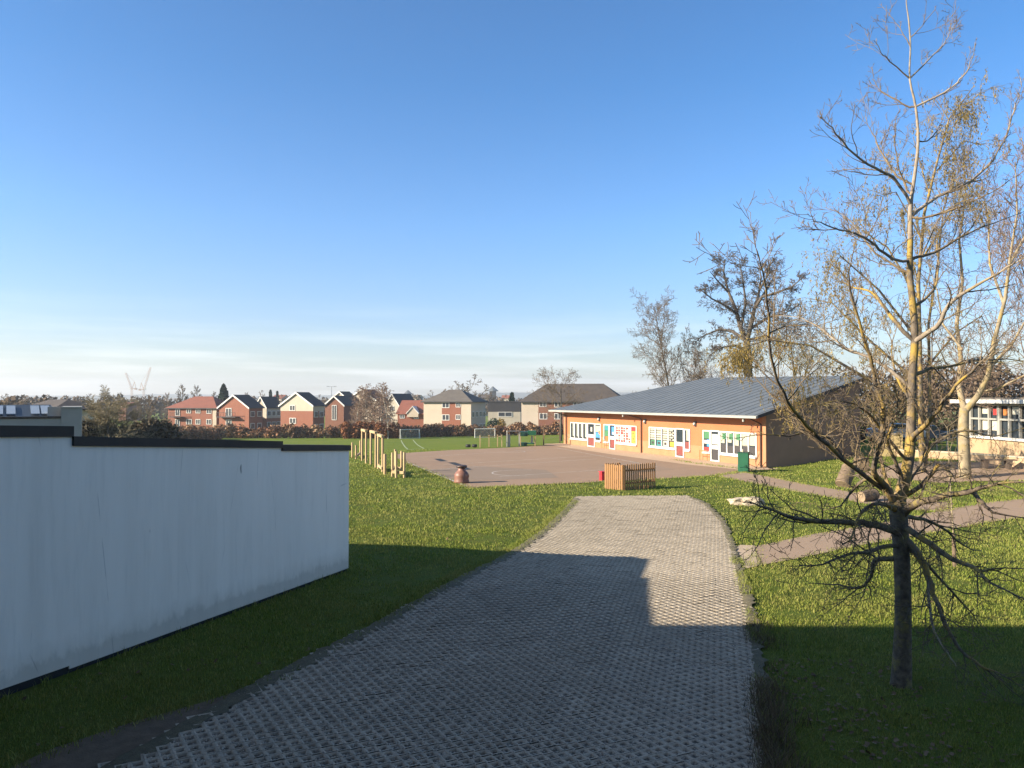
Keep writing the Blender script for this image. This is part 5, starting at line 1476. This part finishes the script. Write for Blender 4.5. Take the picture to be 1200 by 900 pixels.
# goals on the field
def goal(pxa, pxb, py, ytop, label, group='small white goals on the field'):
    a, b = G(pxa, py), G(pxb, py - .6); H = (py - ytop) * a.y / F
    root = thing('football_goal', label, 'goal', (a + b) / 2, group)
    W = MT['white']; up = Vector((0, 0, H)); bk = Vector((0, 1.3, 0))
    for p in (a, b): MB().tube(p, p + up, .07, n=8).build('post', W, root)
    MB().tube(a + up, b + up, .07, n=8).build('crossbar', W, root)
    m = MB()
    for p in (a, b): m.tube(p + up, p + bk, .035, n=6); m.tube(p, p + bk, .035, n=6)
    m.tube(a + bk, b + bk, .035, n=6); m.build('net_frame', W, root)
    m = MB()
    for k in range(1, 14):
        p = a.lerp(b, k / 14); m.tube(p + up, p + bk, .012, n=3, cap=False)
    for k in range(1, 9): m.tube(a + up * (1 - k / 9) + bk * (k / 9), b + up * (1 - k / 9) + bk * (k / 9), .012, n=3, cap=False)
    m.build('net', W, root)
goal(469, 491.5, 514.3, 503.5, 'white goal with net at the left of the field, by the short white lines')
goal(556.5, 580, 513.3, 502.8, 'white goal with net in front of the cream flats')
def ball_frame():
    a, b = G(594, 523.5), G(608.5, 523); H = 1.35
    root = thing('wall_goal', 'off white rectangular goal frame at the far edge of the tarmac', 'goal', (a + b) / 2)
    for p in (a, b): MB().box(p + Vector((0, 0, H / 2)), (.12, .12, H)).build('post', MT['offwhite'], root)
    MB().bar(a + Vector((0, 0, H + .05)), b + Vector((0, 0, H + .05)), .12, .1).build('crossbar', MT['offwhite'], root)
    MB().box(a + Vector((.2, .1, .55)), (.22, .1, 1.1)).build('side_panel', MT['offwhite'], root)
ball_frame()
def play_hut():
    a = G(610, 523); b = G(627, 522.5); c = (a + b) / 2; w = (b - a).length
    root = thing('play_shelter', 'small green play shelter with two green roof panels beside the tarmac', 'play shelter', c)
    for s in (-.5, .5):
        for q in (0, 1): MB().box(c + Vector((s * w * .9, q * .9, .65)), (.08, .08, 1.3)).build('post', MT['timber'], root)
    MB().box(c + Vector((-w * .24, .45, 1.12)), (w * .46, 1.1, .42)).build('roof_panel', MT['darkgreen'], root)
    MB().box(c + Vector((w * .26, .45, 1.2)), (w * .50, 1.1, .40)).build('roof_panel', MT['green'], root)
    MB().box(c + Vector((w * .2, .4, .22)), (w * .6, .5, .09)).build('seat', MT['green'], root)
    MB().box(c + Vector((-w * .25, .4, .16)), (w * .4, .5, .3)).build('storage_chest', MT['darkgreen'], root)
    MB().prism([c + Vector((w * .18, .3, .28)), c + Vector((w * .34, .3, .28)), c + Vector((w * .3, .3, .95)), c + Vector((w * .22, .3, .95))], (0, .08, 0)).build('slide_panel', MT['offwhite'], root)
play_hut()
def rail_fence():
    pts = [G(x, y) for x, y in ((562.5, 524.5), (573, 524), (583, 523.5), (588, 523.5))]
    root = thing('rail_fence', 'low timber post fence with thin rails at the far edge of the tarmac', 'fence', pts[0])
    for p in pts: MB().box(p + Vector((0, 0, .55)), (.09, .09, 1.1)).build('post', MT['timber'], root)
    for p, q in zip(pts, pts[1:]): MB().bar(p + Vector((0, -.06, .95)), q + Vector((0, -.06, .95)), .04, .06).build('rail', MT['timber'], root)
    pts = [G(x, y) for x, y in ((637, 521.5), (656, 519.5))]
    root = thing('mesh_fence', 'tall thin wire fence on two posts at the classroom building end', 'fence', pts[0])
    for p in pts:
        MB().box(p + Vector((0, 0, .85)), (.11, .11, 1.7)).build('post', MT['log'], root)
    for z in (.1, .6, 1.1, 1.62): MB().bar(pts[0] + Vector((0, .06, z)), pts[1] + Vector((0, .06, z)), .02).build('wire', MT['steel'], root)
rail_fence()
for px, lab in ((548.5, 'small black tyre lying at the far tarmac edge, left of two'), (556, 'small black tyre lying at the far tarmac edge, right of two')):
    c = G(px, 524.3)
    m = MB(); n = 14
    vs = [c + Vector((.22 * math.cos(i * 2 * math.pi / n) * (1 + .4 * math.cos(j * 2 * math.pi / 6)) * .8, .22 * math.sin(i * 2 * math.pi / n) * (1 + .4 * math.cos(j * 2 * math.pi / 6)) * .8, .15 + .15 * math.sin(j * 2 * math.pi / 6))) for i in range(n) for j in range(6)]
    m.add(vs, [(i * 6 + j, ((i + 1) % n) * 6 + j, ((i + 1) % n) * 6 + (j + 1) % 6, i * 6 + (j + 1) % 6) for i in range(n) for j in range(6)])
    tag(m.build('tyre', MT['black'], None, c, smooth=True), lab, 'tyre', 'tyres at the tarmac edge')

# street lamp and cranes on the skyline
def lamp():
    b = at(388.5, 190); zt = topz(453, 190)
    root = thing('street_lamp', 'tall grey street lamp rising between the gable houses', 'street lamp', b)
    MB().tube(b, Vector((b.x, b.y, zt)), .13, .08, 8).build('pole', MT['steel'], root)
    MB().bar((b.x - .9, b.y, zt), (b.x + .9, b.y, zt), .09).build('arm', MT['steel'], root)
    for s in (-1, 1): MB().box((b.x + s * .9, b.y, zt + .05), (.6, .25, .15)).build('lamp_head', MT['steel'], root)
lamp()
def crane(px, D, ybase, ypivot, jib, label):
    c = at(px, D); z0, z1 = c.z, topz(ypivot, D); Z = lambda x, y: P(x, y, D)
    root = thing('tower_crane', label, 'crane', c, 'luffing cranes on the skyline')
    def lattice(p, q, w, n, nm):
        m = MB(); d = (q - p) / n; X = Vector((w / 2, 0, 0)); Y = Vector((0, w / 2, 0)); t = .32
        cs = [X + Y, X - Y, -X - Y, -X + Y]; t = .22
        for e in cs: m.bar(p + e, q + e, t)
        for k in range(n):
            for i in range(4):
                e, f = cs[i], cs[(i + 1) % 4]; m.bar(p + d * k + (e if k % 2 else f), p + d * (k + 1) + (f if k % 2 else e), t * .7)
        m.build(nm, MT['crane'], root)
    pv = Vector((c.x, D, z1))
    lattice(Vector((c.x, D, z0 - 1)), pv, 2.2, 16, 'mast')
    lattice(pv, Z(*jib), 1.8, 18, 'jib')
    sg = -1 if jib[0] > px else 1
    m = MB(); m.box(pv + Vector((sg * 3.5, 0, 1)), (7, 3, 1.2)); m.box(pv + Vector((sg * 6, 0, .2)), (3, 3, 2.6)); m.build('counterweight', MT['crane'], root)
    m = MB(); m.bar(pv, pv + Vector((sg * 4, 0, 11)), .7); m.bar(pv + Vector((sg * 4, 0, 11)), pv + Vector((sg * 6, 0, 1)), .5); m.bar(pv + Vector((sg * 4, 0, 11)), Z(*jib), .22); m.build('a_frame', MT['crane'], root)
    MB().box(pv + Vector((-sg * 2, 0, 1.4)), (2, 2, 2.6)).build('cab', MT['white'], root)
crane(154.5, 1150, 466, 456, (147.5, 437), 'tower crane with its jib raised to the left')
crane(168.5, 1180, 466, 457, (176.5, 430.5), 'tower crane with its longer jib raised to the right')

# ------------------------------------------------------------------ right hand buildings
def right_building():
    x0 = 30.3; D1 = 51.8; D0 = 33.0
    zg = .45
    root = thing('glazed_building', 'cream school building with white window bands at the right edge', 'school building', (x0, D1, zg))
    L = D1 - D0; zs, zt = 1.93, 4.05
    MB().box((x0 + 4, (D0 + D1) / 2, (zg + zs) / 2 - .2), (8, L, zs - zg + .4)).build('wall', MT['buff2'], root)
    MB().box((x0 + 4, D1 - .35, (zs + zt) / 2), (7.99, .7, zt - zs - .004)).build('wall_end', MT['buff2'], root)
    MB().box((x0 + 4.1, (D0 + D1) / 2, (zs + zt) / 2), (7.6, L - 1.5, zt - zs - .01)).build('glazing', MT['glass'], root)
    MB().box((x0 + 3.8, (D0 + D1) / 2, zt + .12), (8.8, L + .6, .24)).build('fascia', MT['white'], root)
    MB().box((x0 + 4.0, (D0 + D1) / 2, zt + .3), (8.2, L + .2, .12)).build('roof', MT['greytile'], root)
    m = MB(); m.box((x0 - .02, (D0 + D1) / 2, zs - .05), (.3, L - .02, .16)); sl = m.build('sill', MT['white'], root)
    m = MB(); y = D1 - .75
    k = 0; cuts = []
    while y > D0:
        m.box((x0 + .16, y, (zs + zt) / 2), (.14, .13 if k % 3 else .26, zt - zs - .006)); cuts.append(y); y -= 1.0; k += 1
    m.box((x0 + .165, (D0 + D1) / 2, 3.05), (.12, L - 1.5, .12)); m.box((x0 + .165, (D0 + D1) / 2, zt - .08), (.12, L - 1.5, .15))
    fr = m.build('window_frame', MT['offwhite'], root)
    rng = random.Random(6)
    for a, b in zip(cuts, cuts[1:]):
        for z0, z1 in ((zs + .08, 2.98), (3.12, zt - .16)):
            q = rng.random()
            if q < .62: MB().box((x0 + .262, (a + b) / 2, z1 - (z1 - z0) * .36), (.02, .72, (z1 - z0) * .62)).build('blind', MT['p_paper'], fr)
            elif q < .74: MB().box((x0 + .262, (a + b) / 2, (z0 + z1) / 2), (.02, .5, .4)).build('poster', MT[rng.choice(('p_blue', 'p_teal', 'p_orangep', 'p_scarlet'))], fr)
    MB().tube((x0 - .1, D1 - 8, zg - .3), (x0 - .1, D1 - 8, zt), .05).build('downpipe', MT['offwhite'], root)
MT['buff2'] = mat('buff_render', (0.46, 0.32, 0.19), (0.40, 0.275, 0.165), 0.85, 1.0, bmp=.1)
right_building()
def low_walls():
    pts = [Vector((24.6, 50.6)), Vector((27.2, 47.4)), Vector((28.9, 43.5)), Vector((30.2, 36))]
    m = MB(); root = thing('retaining_wall', 'low buff brick retaining wall along the bank before the right hand building', 'wall', (29, 51, .5))
    for a, b in zip(pts, pts[1:]):
        d = (b - a).normalized(); n = Vector((d.y, -d.x)) * .15
        m.prism([Vector((a.x + n.x, a.y + n.y, .2)), Vector((b.x + n.x, b.y + n.y, .2)), Vector((b.x + n.x, b.y + n.y, .98)), Vector((a.x + n.x, a.y + n.y, .98))], (-2 * n.x, -2 * n.y, 0))
    m.build('brickwork', MT['buff2'], root)
    m = MB()
    for a, b in zip(pts, pts[1:]): m.bar((a.x, a.y, 1.03), (b.x, b.y, 1.03), .38, .09)
    m.build('coping', MT['stone'], root)
    D = 50.0; q = [P(1028, 533, D), P(1058, 533, D), P(1058, 509.5, D), P(1043, 509.5, D), P(1028, 525, D)]
    q[0].z = q[1].z = .3
    root = thing('ramp_wall', 'pale yellow rendered wall with a slanted top beside the parked cars', 'wall', q[0])
    MB().prism(q, (.15, .35, 0)).build('wall_face', MT['p_yellowwall'], root)
    m = MB(); m.bar(q[3] + Vector((0, .18, .05)), q[2] + Vector((0, .18, .05)), .42, .08); m.bar(q[4] + Vector((0, .18, .05)), q[3] + Vector((0, .18, .05)), .42, .08); m.build('coping', MT['stone'], root)
MT['p_yellowwall'] = mat('pale_yellow_render', (0.66, 0.50, 0.24), (0.60, 0.45, 0.2), 0.85, 1.0)
low_walls()
def bench():
    a, b = G(1152, 549), G(1186, 550); a.z = b.z = h(a.x, a.y); d = (b - a).normalized(); n = Vector((-d.y, d.x, 0))
    root = thing('bench', 'low dark timber bench on the bare yard beside the cream barked tree', 'bench', (a + b) / 2)
    W = MT['log2'] = mat('dark_bench_timber', (.10, .075, .055), (.07, .05, .04), .8, 4)
    for k in range(3):
        o = n * (k - 1) * .14 + Vector((0, 0, .5)); MB().bar(a + o - d * .2, b + o + d * .2, .125, .06).build('seat_plank', W, root)
    for p in (a + d * .15, b - d * .15):
        MB().prism([p - d * .12 - n * .2, p + d * .02 - n * .2, p + d * .12 - n * .2 + Vector((0, 0, .465)), p - d * .2 - n * .2 + Vector((0, 0, .465))], n * .4).build('leg', W, root)
bench()
def handrail():
    a, b = P(1098, 528, 55), P(1122, 528, 53)
    a.z = b.z = .6
    root = thing('handrail', 'galvanised handrail along the ramp by the right hand building', 'handrail', a)
    for t in (0, .5, 1):
        p = a.lerp(b, t); MB().tube(p, p + Vector((0, 0, 1.15 + .5 * t)), .035).build('post', MT['steel'], root)
    for z in (.6, 1.15): MB().tube(a + Vector((0, 0, z)), b + Vector((0, 0, z + .5)), .03).build('rail', MT['steel'], root)
handrail()
def car(loc, rz, paint, label):
    root = thing('parked_car', label, 'car', loc, 'cars parked behind the lawn', rz, local=True)
    prof = [(-2.05, .28), (2.05, .28), (2.12, .55), (2.0, .8), (1.05, .93), (.45, 1.36), (-1.1, 1.42), (-1.75, 1.0), (-2.1, .92)]
    m = MB(); bm_ = [Vector((x, -.86, z)) for x, z in prof]
    m.prism(bm_, (0, 1.72, 0)); m.build('body', paint, root, bevel=.05)
    m = MB()
    for s in (-1, 1):
        m.prism([Vector((x, s * .872 - .008, z)) for x, z in ((.85, .97), (.38, 1.3), (-1.05, 1.34), (-1.5, 1.0))], (0, .016, 0))
    m.prism([Vector((1.06, -.68, .98)), Vector((1.06, .68, .98)), Vector((.5, .6, 1.35)), Vector((.5, -.6, 1.35))], (.03, 0, .03))
    m.prism([Vector((-1.76, -.66, 1.05)), Vector((-1.76, .66, 1.05)), Vector((-1.2, .6, 1.4)), Vector((-1.2, -.6, 1.4))], (-.03, 0, .03))
    m.build('window', MT['glass'], root)
    for x in (-1.3, 1.3):
        for s in (-1, 1):
            w = MB().tube((x, s * .72, .32), (x, s * .89, .32), .32, n=18).build('wheel', MT['black'], root)
            MB().tube((x, s * .86, .32), (x, s * .90, .32), .2, n=14).build('rim', MT['steel'], w)
    for s in (-1, 1):
        MB().box((2.06, s * .62, .68), (.12, .36, .16)).build('headlight', MT['white'], root)
        MB().box((-2.07, s * .7, .78), (.1, .25, .2)).build('tail_light', MT['red'], root)
car((30.2, 60.5, h(30.2, 60.5) + .45), R(15), MT['silver'], 'silver parked car partly hidden by the foreground tree')
car((34.2, 64.0, h(34.2, 64) + .2), R(15), MT['bluecar'], 'dark blue parked car behind the ramp handrail')

# ------------------------------------------------------------------ grass, weeds, fallen leaves
NOGRASS = [verge, DRIVE, PATH2, PATH1, PAD, PLAY, [(p.x, p.y) for p in ap], YARD]
FR = [(min(p[0] for p in q), max(p[0] for p in q), min(p[1] for p in q), max(p[1] for p in q)) for q in NOGRASS]
def free(x, y, mrg=0.0):
    for q, (a, b, c, d) in zip(NOGRASS, FR):
        if a <= x <= b and c <= y <= d and inside(q, x, y): return False
    t = (Vector((x, y)) - W0)
    if -1 < t.dot(WD) < WL + .05 and t.dot(WN) < .13: return False
    u = Vector((x, y)) - FA
    if -.05 < u.dot(FD) < FL and u.dot(FN) < 0: return False
    return True
def patchy(x, y):
    from mathutils import noise as mn
    return mn.noise(Vector((x * .55, y * .55, 3.1))) + .5 * mn.noise(Vector((x * 1.7, y * 1.7, 1)))
def mn2(x, y):
    from mathutils import noise as mn
    return mn.noise(Vector((x * .18, y * .12, 9.0))) + .35 * mn.noise(Vector((x * .9, y * .9, 4.0)))
def blades(name, label, pts, hgt, wid, m, seed, per=5, spread=.05, lean=.5):
    rs = np.random.RandomState(seed)
    P0 = np.repeat(np.array(pts), per, axis=0); n = len(P0)
    sc = np.repeat(np.array([p[3] for p in pts]), per)
    hs = np.repeat(np.array([p[4] for p in pts]), per)
    B0 = P0[:, :3] + np.stack([rs.normal(0, spread, n) * sc, rs.normal(0, spread, n) * sc, np.zeros(n)], 1)
    a = rs.uniform(0, 2 * np.pi, n); H = hgt * hs * rs.uniform(.45, 1.25, n); W = wid * sc * rs.uniform(.7, 1.3, n)
    la = rs.uniform(0, 2 * np.pi, n); lm = lean * H * rs.uniform(.2, 1.3, n)
    sx = np.stack([np.cos(a) * W, np.sin(a) * W, np.zeros(n)], 1); ln = np.stack([np.cos(la) * lm, np.sin(la) * lm, np.zeros(n)], 1)
    up = np.array((0, 0, 1.0))[None] * H[:, None]
    V = np.stack([B0 - sx, B0 + sx, B0 + sx * .75 + up * .55 + ln * .35, B0 - sx * .75 + up * .55 + ln * .35, B0 + up + ln + sx * .1, B0 + up + ln - sx * .1], 1).reshape(-1, 3)
    i = np.arange(n)[:, None] * 6
    Fq = np.stack([i + np.array((0, 1, 2, 3))[None], i + np.array((3, 2, 4, 5))[None]], 1).reshape(-1, 4)
    o = link(name, np_mesh(name, V, Fq), m); tag(o, label, 'grass', kind='stuff')
    return o
WORN = G(588, 634).to_2d()
def grass():
    rng = random.Random(11); pts = []
    bands = [(7.0, 12, 330), (12, 18, 190), (18, 26, 85), (26, 38, 34), (38, 52, 14), (52, 66, 5)]
    for y0, y1, dens in bands:
        hw = .76
        area = (y1 - y0) * (y0 + y1) * hw; n = int(area * dens)
        for _ in range(n):
            y = math.sqrt(rng.uniform(y0 * y0, y1 * y1)); x = rng.uniform(-hw, hw) * y
            pa = patchy(x, y)
            if pa < -.45 and rng.random() < .7: continue
            if not free(x, y): continue
            if mn2(x, y) > .38 and rng.random() < .55: continue
            if (Vector((x, y)) - WORN).length < 1.3 and rng.random() < .75 - .5 * (pa > 0): continue
            k = y / 12
            pts.append((x, y, h(x, y) - .005, max(.8, min(4.2, k ** 1.0)), (1.0 + .55 * pa) * (1 + .15 * k if k < 4 else 1.6)))
    print('tufts', len(pts))
    blades('grass', 'short winter grass of the lawns either side of the driveway', pts, .05, .0044, MT['blade'], 2)
grass()
def p_ok(a): return a.y > 12.2
def edge_growth():
    rng = random.Random(15); pts = []; wd = []; lf = []
    edge = [G(*p) for p in ((858, 655), (868, 680), (878, 720), (889, 790), (899, 900), (903, 950))]
    for a, b in zip(edge, edge[1:]):
        L = (b - a).length
        for _ in range(int(L * 150)):
            p = a.lerp(b, rng.random()); x = p.x + abs(rng.gauss(0, .22)) - .06; y = p.y
            near = y < 16
            if patchy(x, y) < -.2: continue
            if near: wd.append((x, y, h(x, y), 1.3, rng.uniform(.4, 1.6) * (1.5 if y < 12.5 else .8)))
            if rng.random() < .5: pts.append((x, y, h(x, y), 1.2, rng.uniform(.8, 2.0)))
    ed2 = [G(*p) for p in ((-20, 912), (60, 876), (150, 846), (235, 822), (320, 795), (430, 732), (520, 683), (600, 644), (640, 616), (670, 588))]
    for a, b in zip(ed2, ed2[1:]):
        L = (b - a).length
        for _ in range(int(L * (170 if p_ok(a) else 45))):
            p = a.lerp(b, rng.random()); x = p.x - rng.uniform(-.3, .2)
            pts.append((x, p.y, h(x, p.y), 1.2, rng.uniform(.6, 1.3)))
    for _ in range(150):
        t = rng.random() ** .5 * WL; p = W0 + WD * t + WN * abs(rng.gauss(0.1, .08)); pts.append((p.x, p.y, h(p.x, p.y), 1.2, rng.uniform(.8, 1.8)))
    for q in (PATH2, PATH1, PLAY):
        for a, b in zip(q, q[1:] + q[:1]):
            L = (Vector(b) - Vector(a)).length
            for _ in range(int(L * 14)):
                t = rng.random(); x = a[0] + (b[0] - a[0]) * t + rng.gauss(0, .05); y = a[1] + (b[1] - a[1]) * t + rng.gauss(0, .05)
                if y < 55: pts.append((x, y, h(x, y), min(3.5, y / 12), rng.uniform(.6, 1.3)))
    blades('edge_grass', 'longer grass growing along the driveway and path edges', pts, .085, .0045, MT['blade'], 4, lean=.7)
    blades('dry_weeds', 'dry brown weed stalks along the right edge of the driveway', wd, .17, .004, MT['weed'], 5, per=4, spread=.07, lean=.75)
    C = []
    for _ in range(1100):
        y = rng.uniform(8.5, 40) if rng.random() < .6 else rng.uniform(8.5, 14); x = rng.uniform(-.7, .75) * y
        if rng.random() < .55: x = G(900, 800).x + abs(rng.gauss(0, 1.6)) ; y = rng.uniform(8.6, 14)
        if free(x, y): C.append((x, y, h(x, y) + rng.uniform(.02, .06)))
    C = np.array(C); n = len(C); rs = np.random.RandomState(4)
    a = rs.uniform(0, 6.28, n); A = np.stack([np.cos(a), np.sin(a), rs.normal(0, .3, n)], 1); Bv = np.stack([-np.sin(a), np.cos(a), rs.normal(0, .3, n)], 1); s = rs.uniform(.014, .035, (n, 1))
    tag(quads('leaf_litter', C, A * s, Bv * s, MT['litter']), 'scattered fallen leaves on the grass', 'leaves', kind='stuff')
edge_growth()

# ------------------------------------------------------------------ air
def haze():
    o = MB().box((0, 1950, 45), (8300, 4700, 150)).build('haze', MT['black'])
    m = bpy.data.materials.new('haze_air'); m.use_nodes = True; nt = m.node_tree
    nt.nodes.remove(nt.nodes['Principled BSDF'])
    v = nt.nodes.new('ShaderNodeVolumePrincipled'); v.inputs['Color'].default_value = (.86, .92, 1.0, 1); v.inputs['Density'].default_value = HAZE; v.inputs['Anisotropy'].default_value = .2
    nt.links.new(v.outputs[0], nt.nodes['Material Output'].inputs['Volume'])
    o.data.materials.clear(); o.data.materials.append(m); o['kind'] = 'stuff'
HAZE = 0.0003
haze()

# ------------------------------------------------------------------ light, sky, camera
w = bpy.data.worlds.new('World'); S.world = w; w.use_nodes = True
nt = w.node_tree; bg = nt.nodes['Background']
sky = nt.nodes.new('ShaderNodeTexSky'); sky.sky_type = 'NISHITA'; sky.sun_disc = False
sky.sun_elevation = EL; sky.sun_rotation = math.atan2(SUN.x, SUN.y); sky.air_density = 1.0; sky.dust_density = 0.6; sky.ozone_density = 1.6; sky.altitude = 50
# thin high cloud drawn out in streaks, low over the horizon, mapped on the sky directions
tc = nt.nodes.new('ShaderNodeTexCoord')
sep = nt.nodes.new('ShaderNodeSeparateXYZ'); nt.links.new(tc.outputs['Generated'], sep.inputs[0])
mp = nt.nodes.new('ShaderNodeMapping'); mp.inputs['Scale'].default_value = (1.6, 1.6, 26); mp.inputs['Rotation'].default_value = (0, .02, .2); nt.links.new(tc.outputs['Generated'], mp.inputs[0])
n1 = noise(nt, mp.outputs[0], 2.4, 7, .55)
band = ramp(nt, sep.outputs[2], [(0.0, (1, 1, 1)), (0.04, (.75, .75, .75)), (0.075, (.3, .3, .3)), (0.125, (0, 0, 0))])
str_ = ramp(nt, n1, [(0.44, (0, 0, 0)), (0.72, (.65, .65, .65))])
mul = N(nt, 'ShaderNodeMath', operation='MULTIPLY'); nt.links.new(band, mul.inputs[0]); nt.links.new(str_, mul.inputs[1])
tint = mixc(nt, 1.0, sky.outputs[0], ramp(nt, sep.outputs[2], [(0.0, (.56, .54, .52)), (0.10, (.40, .51, .68)), (0.22, (.31, .53, .77)), (0.38, (.20, .47, .715)), (0.5, (.195, .45, .68)), (.66, (.60, .62, .64))]), 'MULTIPLY')  # unseen upper sky made pale and neutral to lighten the shade
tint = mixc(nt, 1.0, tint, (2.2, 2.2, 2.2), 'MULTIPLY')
col = mixc(nt, mul.outputs[0], tint, (12.5, 12.4, 12.3))
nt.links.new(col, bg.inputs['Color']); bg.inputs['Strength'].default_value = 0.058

l = bpy.data.lights.new('sun', 'SUN'); l.energy = 5.0; l.angle = R(0.55); l.color = (1.0, 0.87, 0.68)
lo = bpy.data.objects.new('sun', l); COL.objects.link(lo); lo.rotation_euler = SUN.to_track_quat('Z', 'Y').to_euler(); lo.location = (-30, -10, 30)

cam = bpy.data.cameras.new('camera'); cam.sensor_width = 36; cam.lens = 27; cam.clip_end = 9000; cam.clip_start = .1
co = bpy.data.objects.new('camera', cam); COL.objects.link(co); co.location = (0, 0, CAMZ); co.rotation_euler = (R(90) + PITCH, 0, 0)
S.camera = co
S.view_settings.view_transform = 'Standard'; S.view_settings.look = 'None'; S.view_settings.exposure = 1.3; S.view_settings.gamma = 1
S.cycles.volume_bounces = 0; S.cycles.max_bounces = 8
